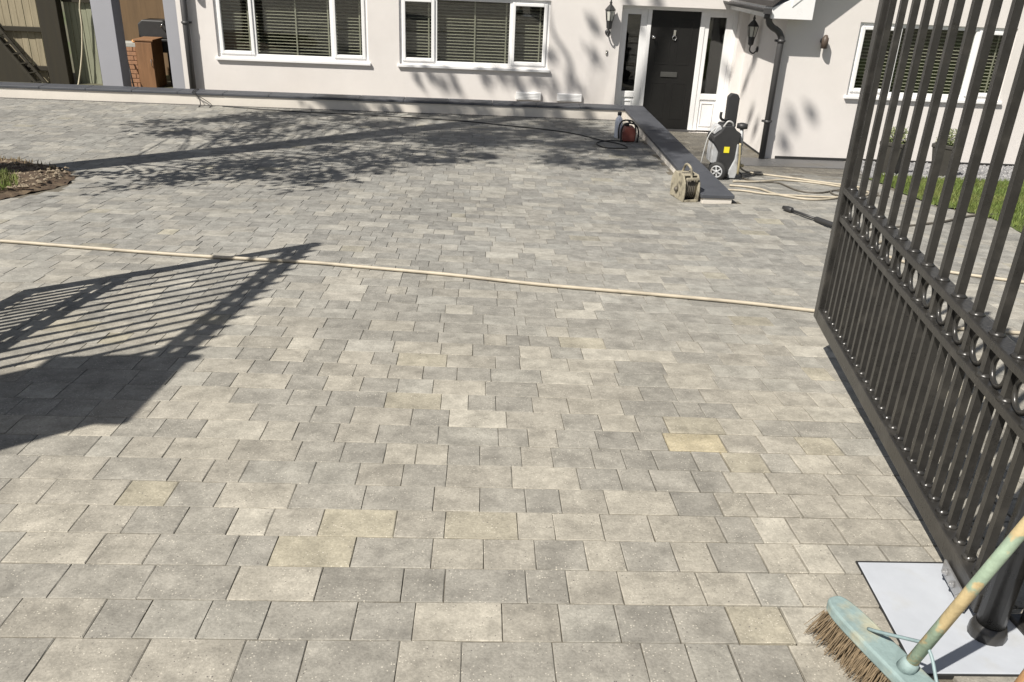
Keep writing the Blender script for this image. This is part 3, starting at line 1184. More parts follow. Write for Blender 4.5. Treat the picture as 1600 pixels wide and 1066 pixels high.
# ------------------------------------------------------------------ gates
def gate_parts(t):
    GL, H2 = 2.21, 2.14

    def sx(s):
        return GL - s
    sq = .013
    mb = MB()
    mb.box(sx(.045), sx(-.022), -.03, .03, .0, H2 + .06)
    mb.box(sx(.048), sx(-.025), -.033, .033, H2 + .06, H2 + .075)
    mb.build('stile', BLACK, t, .005)
    mb = MB()
    mb.tube([(0, 0, -.02), (0, 0, H2 + .10)], .038, 16)
    mb.lathe([(.045, H2 + .10), (.048, H2 + .12), (.03, H2 + .15), (.004, H2 + .16)], (0, 0, 0), 14)
    mb.build('heel_post', BLACK, t)
    mb = MB()
    mb.lathe([(.040, -.085), (.045, -.08), (.045, -.045), (.050, -.04), (.049, -.012), (.042, .01)], (0, 0, 0), 14)
    mb.build('pivot_shoe', BLACK, t)
    # rails: bottom, two round the lower ring band, two round the top ring band
    for z0, z1, hw in ((0, .068, .030), (.532, .562, .023), (.668, .697, .030), (1.970, 2.015, .024), (H2 - .018, H2 + .034, .028)):
        mb = MB()
        mb.box(.04, sx(.043), -hw, hw, z0, z1)
        mb.build('rail', BLACK, t, .004)
    # infill bars
    bars = [.085 + .1535 * k for k in range(14)]
    for s in bars:
        mb = MB()
        for a, b in ((.695, 1.972), (2.013, H2 - .016)):
            mb.box(sx(s) - sq, sx(s) + sq, -sq, sq, a, b)
        mb.box(sx(s) - sq, sx(s) + sq, -sq, sq, .560, .670)
        # weld fillets
        for z in (.696, .5605):
            mb.lathe([(.026, 0), (.021, .007), (.016, .013)], (sx(s), 0, z), 8)
        # spear tip
        mb.lathe([(.010, 0), (.013, .03), (.026, .045), (.020, .08), (.002, .15)], (sx(s), 0, H2 + .026), 8)
        mb.build('bar', BLACK, t)
    for i in range(27):
        s = .085 + .0768 * i
        mb = MB()
        mb.box(sx(s) - .0115, sx(s) + .0115, -.0115, .0115, .066, .534)
        mb.lathe([(.022, 0), (.018, .007), (.013, .014)], (sx(s), 0, .067), 8)
        mb.build('infill_bar', BLACK, t)
    for i in range(13):
        s = .085 + .1535 * (i + .5)
        for z, r in ((.615, .0455), (2.0685, .046)):
            mb = MB()
            mb.ring((sx(s), 0, z), r, .0085, (0, 1, 0), 20, 6)
            mb.build('ring', BLACK, t)
    mb = MB()
    for k in range(3):
        mb.lathe([(.012, 0), (.012, .007), (.007, .008), (.007, .014)], (.11 + k * .055, .041, -.004), 6, (0, 1, 0), smooth=False)
    mb.box(.075, .255, .034, .041, -.028, .018)
    mb.build('hinge_bracket', mat('galvanised_steel', (.42, .42, .42), .35, metal=.7, var=.2, vscale=30), t, .004)


rg = thing('entrance_gate', (0, 0, 0), 'black steel bar gate with ring band, standing open beside the broom', 'gate', 'pair of entrance gates')
gate_parts(rg)
lg = thing('entrance_gate', (0, 0, 0), 'black steel gate out of frame, its shadow lying on the paving', 'gate', 'pair of entrance gates')
for ch in list(rg.children):
    c = ch.copy()
    C.objects.link(c)
    c.parent = lg
rg.location = (1.458, 1.757, -.095)
rg.rotation_euler = (0, 0, math.atan2(.98932, .14578))
lg.location = (-2.841, 2.26, -.095)
lg.rotation_euler = (0, 0, R(87.4))

PIER = mat('pier_brick', (0.30, 0.17, 0.11), .85, var=.25, vscale=9, bump=.2)
pr_ = thing('gate_pier', (-3.25, 1.82, -.15), 'brick gate pier out of frame, casting the solid dark shadow', 'pier')
mb = MB()
mb.box(-3.50, -3.0, 1.54, 2.10, -.25, 2.29)
mb.build('shaft', PIER, pr_, .006)
mb = MB()
mb.prism([(-.31, 0), (.31, 0), (.31, .05), (.06, .13), (-.06, .13), (-.31, .05)], (-3.25, 1.50, 2.29), (1, 0, 0), (0, 0, 1), (0, .64, 0))
mb.build('cap', MORT, pr_, .006)
gpost = thing('steel_post', (1.69, 1.78, -.13), 'black square steel gate post at the right edge behind the pivot', 'post')
mb = MB()
mb.box(1.585, 1.70, 1.70, 1.815, -.16, 2.1)
mb.build('post', BLACK, gpost, .006)
mb = MB()
mb.box(1.565, 1.72, 1.68, 1.835, -.145, -.122)
mb.build('foot_plate', BLACK, gpost, .004)

# steel cover plate over the gate motor
cp = thing('cover_plate', (1.38, 1.85, -.14), 'pale grey steel cover plate set in the paving under the gate pivot', 'cover plate')
mb = MB()


def sheet(mb, pts, h0, h1):
    n = len(pts)
    vs = [gp(x, y, h0) for x, y in pts] + [gp(x, y, h1) for x, y in pts]
    fs = [tuple(range(n))[::-1], tuple(range(n, 2 * n))] + [(i, (i + 1) % n, n + (i + 1) % n, n + i) for i in range(n)]
    mb.add(vs, fs)


sheet(mb, [(1.185, 1.605), (1.575, 1.605), (1.575, 2.095), (1.235, 2.095)], -.004, .0035)
mb.build('plate', mat('pale_grey_steel', (.43, .455, .495), .42, var=.07, vscale=7, bump=.05, bscale=30, spec=.4, col2=(.40, .405, .40), c2scale=9, c2lo=.55, c2hi=.8), cp, .002)
mb = MB()
for a, b in (((1.182, 1.600), (1.232, 2.100)), ((1.232, 2.100), (1.578, 2.100)), ((1.182, 1.600), (1.578, 1.600))):
    mb.bar(gp(*a, -.004), gp(*b, -.004), .006, .012)
mb.build('frame', RUBBER, cp)

# ------------------------------------------------------------------ broom
BLUE = mat('worn_blue_paint', (0.225, 0.30, 0.295), .65, var=.25, vscale=14, col2=(.33, .33, .25), c2scale=12, c2lo=.47, c2hi=.64, bump=.2)
STEM = mat('handle_paint_worn', (0.47, 0.375, 0.205), .6, var=.25, vscale=22, col2=(.27, .35, .26), c2scale=13, c2lo=.49, c2hi=.53, bump=.2, bscale=60)
BRIS = mat('coir_bristle', (0.17, 0.125, 0.075), .8, var=.4, vscale=60)
bd = Vector((.315, -.949, 0)).normalized()          # along the head
bn = Vector((bd.y, -bd.x, 0)) * -1                   # to the right
J = Vector((1.085, 1.515, -.012))
broom = thing('broom', (J.x, J.y, gz(J.x, J.y)), 'worn pale blue yard broom with stiff brown bristles and striped wooden handle', 'broom')
mb = MB()
prof = []
for i in range(40):
    a = 2 * math.pi * i / 40
    c_, s_ = math.cos(a), math.sin(a)
    prof.append((.27 * math.copysign(abs(c_) ** .35, c_), .040 * math.copysign(abs(s_) ** .6, s_)))
mb.prism(prof, J + Vector((0, 0, -.032)), bd, bn, (0, 0, .034))
mb.build('head', BLUE, broom, .006)
mb = MB()
rb = random.Random(3)
for i in range(58):
    for j in range(9):
        for k in range(4):
            u = -.255 + i * .00895 + rb.uniform(-.004, .004)
            v = -.032 + j * .008 + rb.uniform(-.004, .004)
            top = J + bd * u + bn * v + Vector((0, 0, -.030))
            out = (v * .5 + rb.uniform(-.012, .012))
            ln = rb.uniform(.072, .088)
            end = top + bn * (out - .012) + bd * (u * .08 + rb.uniform(-.014, .014)) + Vector((0, 0, -ln))
            g_ = gz(end.x, end.y) + .002
            if end.z < g_:
                end.z = g_
            sd = bd * .0011 + bn * rb.uniform(-.0008, .0008)
            mid = (top + end) / 2 + bn * rb.uniform(-.004, .004)
            mb.add([top - sd, top + sd, mid + sd, mid - sd, end + sd * .5, end - sd * .5], [(0, 1, 2, 3), (3, 2, 4, 5)])
o = mb.build('bristles', BRIS, broom)
tag(o, None, kind='stuff')
az, el = R(-12), R(72)
hd = Vector((math.cos(az) * math.cos(el), math.sin(az) * math.cos(el), math.sin(el)))
h0 = J + Vector((0, 0, .0))
mb = MB()
mb.tube([h0, h0 + hd * .35, h0 + hd * .75, h0 + hd * 1.28, h0 + hd * 1.30], [.0152, .0152, .015, .0148, .010], 14)
mb.build('handle', STEM, broom)
mb = MB()
for s in (-1, 1):
    mb.tube(spline([h0 + hd * .085 + bd * s * .012, h0 + hd * .07 + bd * s * .035, h0 + bd * s * .095 + Vector((0, 0, .03)), h0 + bd * s * .135 + Vector((0, 0, .006))], 5), .0045, 6)
mb.build('stay', mat('blue_steel', (.20, .27, .28), .5, var=.2, vscale=30), broom)
mb = MB()
mb.lathe([(.024, -.002), (.022, .018), (.0195, .028)], h0, 14, hd)
mb.build('socket', BLUE, broom)

# second tool handle at the right bottom corner
th = MB()
a_, b_ = Vector((1.118, 1.285, -.10)), Vector((1.378, 1.285, .90))
th.tube([a_, (a_ + b_) / 2, b_], [.019, .019, .018], 12)
tag(th.build('wooden_tool_handle', mat('orange_wood', (.44, .25, .12), .6, var=.25, vscale=14, stretch=(5, 5, .5), bump=.1)), 'orange brown wooden tool handle at the bottom right corner', 'tool handle')

# ------------------------------------------------------------------ hoses and cables
HOSE = mat('cream_hose', (.40, .355, .275), .55, var=.2, vscale=9, col2=(.28, .245, .19), c2scale=5, c2lo=.55, c2hi=.75)
HDK = mat('dark_hose', (.09, .08, .065), .5, var=.2, vscale=20)


def hose(name, pts, r, m, label, cat='hose', lift=0.0, n=8):
    rw = random.Random(len(pts))
    P = [gp(p[0] + rw.uniform(-.008, .008), p[1] + rw.uniform(-.016, .016), r + .002 + lift + (p[2] if len(p) > 2 else 0)) for p in pts]
    mb = MB()
    Q = spline(P, 6)
    Q = [Vector((p.x, p.y, max(p.z, gz(p.x, p.y) + r + .001))) for p in Q]
    mb.tube(Q, r, n)
    return tag(mb.build(name, m), label, cat)


hose('garden_hose', [(-4.6, 5.85), (-3.9, 5.74), (-3.31, 5.68), (-2.843, 5.61), (-2.371, 5.515), (-1.828, 5.43), (-1.138, 5.375), (-.786, 5.307), (-.186, 5.195), (.437, 5.07),
                     (1.044, 4.955), (1.633, 4.85), (2.08, 4.74), (2.6, 4.60), (3.05, 4.47), (3.8, 4.5), (4.55, 4.8), (4.8, 5.2), (4.45, 5.5), (3.98, 5.64), (3.4, 5.95), (3.25, 6.5), (3.6, 6.9)],
     .0120, HOSE, 'long cream hose lying right across the driveway in front of the gate')
hose('pressure_hose', [(3.24, 10.35, .18), (3.32, 10.45, .05), (3.53, 10.5), (3.90, 10.18), (4.14, 9.9), (4.45, 9.55), (4.2, 9.1), (3.74, 8.62), (3.45, 8.54), (3.22, 8.79), (3.14, 9.15), (3.0, 9.3), (2.85, 9.35)],
     .012, HOSE, 'cream hose looping from the pressure washer across the paving')
hose('supply_hose', [(2.70, 9.02), (2.9, 8.98), (3.11, 8.80), (3.45, 8.75), (3.80, 8.72), (4.15, 8.85), (4.4, 9.2), (4.1, 9.75), (3.7, 9.95), (3.3, 9.75), (3.0, 9.72)],
     .0115, HOSE, 'pale supply hose in a loose loop beyond the end of the low wall')
hose('dark_hose', [(3.2, 10.4, .10), (3.28, 10.3), (3.22, 10.0), (3.35, 9.76), (3.54, 9.72), (3.57, 9.15), (3.77, 9.03), (4.16, 9.33), (4.5, 9.2), (4.2, 8.75), (3.9, 8.9), (4.05, 9.25), (4.5, 8.9)],
     .0095, HDK, 'thin dark high pressure hose tangled over the pale hoses')
hose('dark_cable', [(3.12, 7.05), (3.39, 7.18), (3.85, 7.38), (4.38, 7.57), (4.86, 7.88), (5.3, 8.0)], .011, HDK, 'dark hose running to the lawn edge behind the gate bars')
hose('power_cable', [(1.98, 11.32), (1.75, 11.35), (1.55, 11.15), (1.62, 10.85), (1.9, 10.88), (1.85, 11.15), (1.65, 11.35), (1.2, 11.9), (.4, 12.3), (-.3, 12.55), (-1.6, 12.75), (-3.0, 12.9), (-3.9, 13.12)],
     .007, RUBBER, 'thin black cable looped by the red pump and trailing along the wall', 'cable')
for i, (xa, xb) in enumerate(((-4.20, -4.30), (-4.04, -4.33))):
    mb = MB()
    mb.tube(spline([(xa - .06 * 0, 12.98, gz(xa, 12.98) + .006), (xa - .03, 13.17, gz(xa, 13.17) + .02), ((xa + xb) / 2, 13.20, -.65), (xb, 13.205, -.575), (xb - .02, 13.24, -.553), (xb - .05, 13.50, -.552), (xb - .06, 13.6, -.60)], 5), .006, 6)
    tag(mb.build('wall_cable', RUBBER), ('thin black cable draped over the coping, the left one of two', 'thin black cable draped over the coping, the right one of two')[i], 'cable')

# lance of the pressure washer
ln = thing('spray_lance', (3.1, 7.5, gz(3.1, 7.5)), 'black spray lance lying on the paving behind the gate end', 'lance')
p0, p1 = gp(2.975, 7.90, .03), gp(3.33, 6.92, .03)
d = (p1 - p0).normalized()
mb = MB()
mb.tube([p0, p0 + d * .05, p0 + d * .055, p0 + d * .12, p0 + d * .13], [.018, .024, .028, .028, .017], 10)
mb.build('nozzle', BLKPL, ln)
mb = MB()
mb.tube([p0 + d * .13, p0 + d * .45], .013, 8)
mb.build('tube', BLKPL, ln)
mb = MB()
mb.tube([p0 + d * .45, p0 + d * .47, p0 + d * .80, p0 + d * .82], [.014, .024, .024, .016], 10)
mb.bar(p0 + d * .84, p0 + d * 1.0, .035, .05)
mb.build('grip', BLKPL, ln)

# ------------------------------------------------------------------ pressure washer
PG = mat('light_grey_plastic', (.42, .43, .44), .5, var=.15, vscale=12, col2=(.30, .28, .25), c2scale=10, c2lo=.55, c2hi=.8)
px, py = 2.93, 10.12
pz = gz(px, py)
pw = thing('pressure_washer', (px, py, pz), 'black and pale grey pressure washer standing beyond the low wall', 'pressure washer')


def P(x, z):          # washer front profile in its own plane
    return (x, z)


mb = MB()
mb.prism([(-.10, .10), (.10, .08), (.125, .20), (.15, .42), (.165, .56), (.10, .60), (.06, .65), (-.05, .65), (-.09, .58), (-.165, .52), (-.17, .46), (-.12, .40), (-.08, .34), (-.08, .18)],
         (px, py - .16, pz), (1, 0, 0), (0, 0, 1), (0, .30, 0))
mb.build('body', BLKPL, pw, .015)
mb = MB()
mb.prism([(-.150, .20), (-.082, .20), (-.075, .33), (-.115, .40), (-.145, .44), (-.152, .36)], (px, py - .13, pz), (1, 0, 0), (0, 0, 1), (0, .24, 0))
mb.prism([(.07, .035), (.155, .035), (.175, .12), (.150, .30), (.145, .44), (.128, .44), (.122, .26), (.07, .13)], (px, py - .18, pz), (1, 0, 0), (0, 0, 1), (0, .28, 0))
mb.prism([(-.150, .535), (-.09, .585), (-.055, .60), (-.09, .645), (-.13, .62), (-.165, .55)], (px, py - .12, pz), (1, 0, 0), (0, 0, 1), (0, .2, 0))
mb.build('side_cowl', PG, pw, .012)
mb = MB()
mb.prism([(-.05, .60), (.085, .60), (.085, .94), (.06, .985), (-.02, .995), (-.055, .955)], (px + .05, py + .02, pz), (1, 0, 0), (0, 0, 1), (0, .07, 0))
mb.build('handle', BLKPL, pw, .012)
mb = MB()
mb.tube(spline([(px + .02, py - .0, pz + .70), (px - .05, py - .03, pz + .695), (px - .085, py - .05, pz + .73), (px - .085, py - .05, pz + .79)], 5), .016, 8)
mb.build('cable_hook', BLKPL, pw)
mb = MB()
mb.tube(spline([(px - .06, py - .14, pz + .63), (px - .02, py - .16, pz + .70), (px + .04, py - .15, pz + .68), (px + .07, py - .12, pz + .60)], 6), .011, 8)
mb.build('top_hose', mat('clear_grey_hose', (.45, .45, .44), .35), pw)
mb = MB()
mb.tube(spline([(px - .13, py - .1, pz + .62), (px - .22, py - .13, pz + .52), (px - .26, py - .14, pz + .3), (px - .27, py - .12, pz + .14)], 6), .006, 6)
mb.build('side_hose', mat('clear_grey_hose', (.45, .45, .44), .35), pw)
mb = MB()
mb.tube(spline([(px + .15, py - .2, pz + .46), (px + .165, py - .21, pz + .3), (px + .175, py - .2, pz + .10), (px + .25, py + .02, pz + .16)], 6), .013, 8)
mb.lathe([(.02, 0), (.02, .05)], (px + .25, py + .02, pz + .155), 10, (1, .2, -.2))
mb.build('outlet_hose', mat('brass_dull', (.40, .34, .20), .4, metal=.3), pw)
mb = MB()
mb.tube([(px + .175, py - .08, pz + .62), (px + .21, py - .08, pz + .30)], .018, 8)
mb.tube([(px + .20, py - .02, pz + .60), (px + .225, py - .02, pz + .40)], .02, 8)
mb.build('lance_holder', PG, pw)
mb = MB()
mb.lathe([(.03, 0), (.065, .01), (.065, .06), (.03, .07)], (px + .19, py - .05, pz + .60), 12)
mb.build('cap', BLKPL, pw)
mb = MB()
mb.box(px - .022, px + .042, py - .1675, py - .160, pz + .335, pz + .405)
mb.build('sticker', mat('yellow_sticker', (.75, .66, .03), .5, var=.05), pw)
for sx_ in (-.075, .135):
    mb = MB()
    mb.lathe([(.075, -.026), (.105, -.026), (.115, -.012), (.115, .012), (.105, .026), (.075, .026)], (px + sx_, py - .19 if sx_ < 0 else py + .12, pz + .116), 22, (-.55, -.83, 0))
    wh = mb.build('wheel', RUBBER, pw)
    mb = MB()
    c_ = Vector((px + sx_, py - .19 if sx_ < 0 else py + .12, pz + .116))
    ax_ = Vector((-.55, -.83, 0)).normalized()
    mb.ring(c_ + ax_ * .024, .066, .009, ax_, 20, 6)
    mb.lathe([(.02, 0), (.02, .034)], c_, 10, ax_)
    a1 = ax_.orthogonal().normalized()
    b1 = ax_.cross(a1)
    for k in range(6):
        e = a1 * math.cos(k * math.pi / 3) + b1 * math.sin(k * math.pi / 3)
        mb.bar(c_ + ax_ * .029 + e * .015, c_ + ax_ * .029 + e * .066, .016, .006, ax_)
    mb.build('rim', PG, wh)

# ------------------------------------------------------------------ dusty cable reel by the wall end
DUST = mat('cement_dusted_plastic', (.30, .27, .20), .85, var=.3, vscale=14, col2=(.13, .115, .085), c2scale=11, c2lo=.5, c2hi=.62, bump=.25, bscale=60)
rx_, ry_ = 2.10, 8.36
rz_ = gz(rx_, ry_)
reel = thing('cable_reel', (rx_, ry_, rz_), 'dust caked cable reel with carrying handle beside the wall end', 'cable reel')
oct_ = [(-.155, .0), (.155, .0), (.165, .10), (.155, .19), (.10, .265), (-.10, .265), (-.155, .19), (-.165, .10)]
e1 = Vector((-.22, .975, 0)).normalized()
e2 = Vector((e1.y, -e1.x, 0))
for s in (-.088, .068):
    mb = MB()
    mb.prism(oct_, Vector((rx_, ry_, rz_ + .003)) + e2 * s, e1, (0, 0, 1), e2 * .018)
    mb.build('side_plate', DUST, reel, .006)
mb = MB()
mb.lathe([(.125, -.066), (.125, .066)], Vector((rx_, ry_, rz_ + .135)), 18, e2)
mb.build('drum', DUST, reel)
mb = MB()
for k in range(5):
    mb.ring(Vector((rx_, ry_, rz_ + .135)) + e2 * (-.04 + k * .02), .128, .008, e2, 20, 6)
mb.build('wound_cable', HDK, reel)
mb = MB()
for z in (.012, .235):
    mb.obox(Vector((rx_, ry_, rz_ + z)) - e1 * .145, e1 * .012, e2 * .0675, Vector((0, 0, .012)))
mb.obox(Vector((rx_, ry_, rz_ + .258)), e1 * .10, e2 * .0675, Vector((0, 0, .006)))
mb.build('spacer', DUST, reel, .003)
mb = MB()
o_ = Vector((rx_, ry_, rz_))
mb.tube(spline([o_ - e1 * .12 + Vector((0, 0, .22)), o_ - e1 * .09 + Vector((0, 0, .31)), o_ - e1 * .02 + Vector((0, 0, .345)), o_ + e1 * .05 + Vector((0, 0, .335)), o_ + e1 * .11 + Vector((0, 0, .24))], 5), .012, 8)
mb.build('carry_handle', DUST, reel)
mb = MB()
mb.lathe([(.03, 0), (.024, .02), (.012, .03)], o_ + Vector((0, 0, .10)) - e2 * .089, 10, -e2)
mb.build('crank_boss', HDK, reel)

# ------------------------------------------------------------------ red pump and white bottle at the wall corner
RED = mat('dirty_shaded_red', (.17, .045, .032), .55, var=.2, vscale=12, col2=(.20, .07, .05), c2scale=10)  # dirty red, darkened further to stand for dappled shade
ux, uy = 2.0, 11.42
uz = gz(ux, uy)
ru = thing('red_pump', (ux, uy, uz), 'small dirty red pump with black carrying frame against the low wall', 'pump')
mb = MB()
mb.prism([(-.085, .0), (.08, .0), (.09, .11), (.065, .185), (-.06, .195), (-.095, .12)], (ux, uy - .11, uz + .012), (1, 0, 0), (0, 0, 1), (0, .2, 0))
mb.build('housing', RED, ru, .015)
mb = MB()
mb.lathe([(.03, 0), (.03, .03), (.018, .04)], (ux - .03, uy - .02, uz + .205), 12)
mb.build('filler_cap', BLKPL, ru)
for s in (-.12, .10):
    mb = MB()
    mb.tube(spline([(ux - .11, uy + s, uz + .01), (ux - .115, uy + s, uz + .16), (ux - .07, uy + s, uz + .25), (ux + .06, uy + s, uz + .245), (ux + .115, uy + s, uz + .15), (ux + .11, uy + s, uz + .01)], 5), .011, 8)
    mb.build('frame_hoop', RUBBER, ru)
mb = MB()
mb.tube([(ux - .0, uy - .12, uz + .258), (ux - .0, uy + .10, uz + .258)], .012, 8)
mb.build('handle', RUBBER, ru)
bo = thing('white_bottle', (1.90, 11.66, gz(1.9, 11.66)), 'white plastic bottle with dark cap behind the red pump', 'bottle')
zb_ = gz(1.9, 11.66)
mb = MB()
mb.lathe([(.048, 0), (.053, .01), (.053, .22), (.046, .255), (.024, .285), (.022, .31)], (1.90, 11.66, zb_), 14)
mb.build('bottle', mat('white_plastic', (.62, .65, .72), .4, var=.04), bo)
mb = MB()
mb.lathe([(.028, 0), (.028, .035), (.022, .045)], (1.90, 11.66, zb_ + .305), 12)
mb.build('cap', BLKPL, bo)

# ------------------------------------------------------------------ soil bed at the left
rs = random.Random(21)


def blob_sheet(poly, name, m, h, rough, step=.06, skirt=.03):
    xs_ = [p[0] for p in poly]
    ys_ = [p[1] for p in poly]
    cx_, cy_ = sum(xs_) / len(xs_), sum(ys_) / len(ys_)
    ringn = 12
    # resample the outline
    out = []
    for i in range(len(poly)):
        a, b = Vector(poly[i]), Vector(poly[(i + 1) % len(poly)])
        n = max(1, int((b - a).length / step))
        for k in range(n):
            out.append(a + (b - a) * k / n)
    mb = MB()
    N = len(out)
    for r_ in range(ringn + 1):
        t = 1 - r_ / ringn
        for p in out:
            x, y = cx_ + (p.x - cx_) * t, cy_ + (p.y - cy_) * t
            j = rs.uniform(-1, 1) * rough
            hh = h(1 - t) + j
            mb.v.append((x + rs.uniform(-.01, .01), y + rs.uniform(-.01, .01), gz(x, y) + hh))
    for r_ in range(ringn):
        for i in range(N):
            mb.f.append((r_ * N + i, r_ * N + (i + 1) % N, (r_ + 1) * N + (i + 1) % N, (r_ + 1) * N + i))
            mb.sm.append(True)
    return mb.build(name, m)


SOIL = mat('dry_soil', (.075, .05, .031), .95, var=.45, vscale=14, bump=.8, bscale=45, col2=(.12, .088, .055), c2scale=9)
soil = blob_sheet(BED, 'soil_bed', SOIL, lambda t: .006 + .05 * min(1, t * 3), .012)
tag(soil, None, kind='structure')


def stones(poly, n, rmin, rmax, name, m, seed, zoff, label, cmat=None):
    r_ = random.Random(seed)
    mb = MB()
    xs_ = [p[0] for p in poly]
    ys_ = [p[1] for p in poly]
    k = 0
    base = [(1, 0, 0), (-1, 0, 0), (0, 1, 0), (0, -1, 0), (0, 0, 1), (0, 0, -1)]
    tri = [(0, 2, 4), (2, 1, 4), (1, 3, 4), (3, 0, 4), (2, 0, 5), (1, 2, 5), (3, 1, 5), (0, 3, 5)]
    while k < n:
        x, y = r_.uniform(min(xs_), max(xs_)), r_.uniform(min(ys_), max(ys_))
        if not inpoly(x, y, poly):
            continue
        s = r_.uniform(rmin, rmax)
        z = gz(x, y) + zoff(x, y)
        a = r_.uniform(0, 6.28)
        vs = []
        for (p, q_, w_) in base:
            f_ = s * r_.uniform(.7, 1.2)
            vs.append((x + (p * math.cos(a) - q_ * math.sin(a)) * f_, y + (p * math.sin(a) + q_ * math.cos(a)) * f_, z + w_ * f_ * .65))
        mb.add(vs, tri)
        k += 1
    o = mb.build(name, m)
    return tag(o, label, kind='stuff')


def bedz(x, y):
    return .07


stones([(-4.9, 7.3), (-4.0, 7.35), (-3.9, 7.9), (-4.05, 8.4), (-4.8, 8.6)], 340, .008, .030, 'soil_stones',
       mat('pale_rubble', (.21, .17, .12), .9, var=.35, vscale=20), 4, lambda x, y: .052, 'pale stones and clods on the soil bed')


def blades(poly, n, hmin, hmax, name, m, seed, wd=.006, zoff=0.0, label=None):
    r_ = random.Random(seed)
    mb = MB()
    xs_ = [p[0] for p in poly]
    ys_ = [p[1] for p in poly]
    k = 0
    while k < n:
        x, y = r_.uniform(min(xs_), max(xs_)), r_.uniform(min(ys_), max(ys_))
        if not inpoly(x, y, poly):
            continue
        z = gz(x, y) + zoff
        h = r_.uniform(hmin, hmax)
        a = r_.uniform(0, 6.28)
        l = r_.uniform(0, .6) * h
        b = r_.uniform(0, 6.28)
        dx, dy = math.cos(a) * wd, math.sin(a) * wd
        lx, ly = math.cos(b) * l, math.sin(b) * l
        mb.add([(x - dx, y - dy, z), (x + dx, y + dy, z), (x + lx * .4 + dx * .7, y + ly * .4 + dy * .7, z + h * .6), (x + lx * .4 - dx * .7, y + ly * .4 - dy * .7, z + h * .6), (x + lx, y + ly, z + h)],
               [(0, 1, 2, 3), (3, 2, 4)])
        k += 1
    o = mb.build(name, m)
    return tag(o, label, kind='stuff')


GRASS = mat('grass_blade', (.105, .145, .028), .7, var=.35, vscale=5, col2=(.145, .165, .045), c2scale=2)
blades([(-5.4, 7.15), (-4.15, 7.2), (-4.10, 7.5), (-4.30, 7.9), (-4.7, 8.15), (-5.6, 8.2)], 3600, .03, .10, 'bed_grass', GRASS, 9, .004, .04, 'patch of rough grass growing on the soil bed')
blades([(-4.6, 8.4), (-4.2, 8.3), (-4.2, 8.55), (-4.8, 8.85), (-5.3, 8.9), (-5.2, 8.6)], 260, .02, .055, 'dry_weeds', mat('dry_weed', (.22, .17, .09), .8, var=.3, vscale=8), 10, .004, .02, 'dry weeds along the back edge of the soil bed')

# ------------------------------------------------------------------ lawn, gravel strip, planters at the right
mb = MB()
lawn_soil = MB()
n = len(LAWN)
for poly, nm, m_, kind in ((LAWN, 'lawn', mat('lawn_ground', (.07, .095, .022), .95, var=.3, vscale=9), 'structure'), (GRAVEL, 'gravel_strip', mat('gravel_ground', (.20, .19, .18), .95, var=.35, vscale=40, bump=.5, bscale=70), 'structure')):
    mb = MB()
    xs_ = [p[0] for p in poly]
    ys_ = [p[1] for p in poly]
    st = .12
    idx = {}
    i0, i1, j0, j1 = int(min(xs_) / st) - 1, int(max(xs_) / st) + 1, int(min(ys_) / st) - 1, int(max(ys_) / st) + 1
    for i in range(i0, i1 + 1):
        for j in range(j0, j1 + 1):
            if inpoly((i + .5) * st, (j + .5) * st, poly):
                q = []
                for a, b in ((i, j), (i + 1, j), (i + 1, j + 1), (i, j + 1)):
                    if (a, b) not in idx:
                        idx[a, b] = len(mb.v)
                        mb.v.append((a * st, b * st, gz(a * st, b * st) + (.012 if nm == 'lawn' else .004)))
                    q.append(idx[a, b])
                mb.f.append(tuple(q))
                mb.sm.append(True)
    tag(mb.build(nm, m_), None, kind=kind)
lawn_near = [p for p in LAWN if p[0] < 5.3] + [(8.6, 4.5), (8.6, 10.57), (5.7, 10.6), (5.25, 10.9)]
lawn_near = [(4.97, 10.3), (4.88, 9.6), (4.74, 8.5), (4.78, 8.38), (4.95, 8.07), (5.05, 7.5), (5.13, 6.5), (8.4, 6.5), (8.4, 10.57), (5.7, 10.6), (5.25, 10.85)]
blades(lawn_near, 26000, .03, .065, 'lawn_grass', GRASS, 12, .0045, .008, 'short green lawn grass behind the gate')
stones([(5.0, 10.45), (5.3, 10.88), (5.7, 10.62), (8.6, 10.57), (8.6, 12.3), (5.5, 12.3), (5.25, 11.6)], 2600, .018, .045, 'gravel', mat('grey_gravel', (.17, .17, .175), .8, var=.45, vscale=25, col2=(.33, .325, .32), c2scale=30), 13,
       lambda x, y: .012, 'grey gravel strip along the foot of the wing wall')
POT = mat('charcoal_planter', (.045, .042, .036), .6, var=.15)
LEAF = mat('shrub_leaf', (.10, .13, .04), .55, var=.4, vscale=25, col2=(.30, .30, .16), c2scale=22)
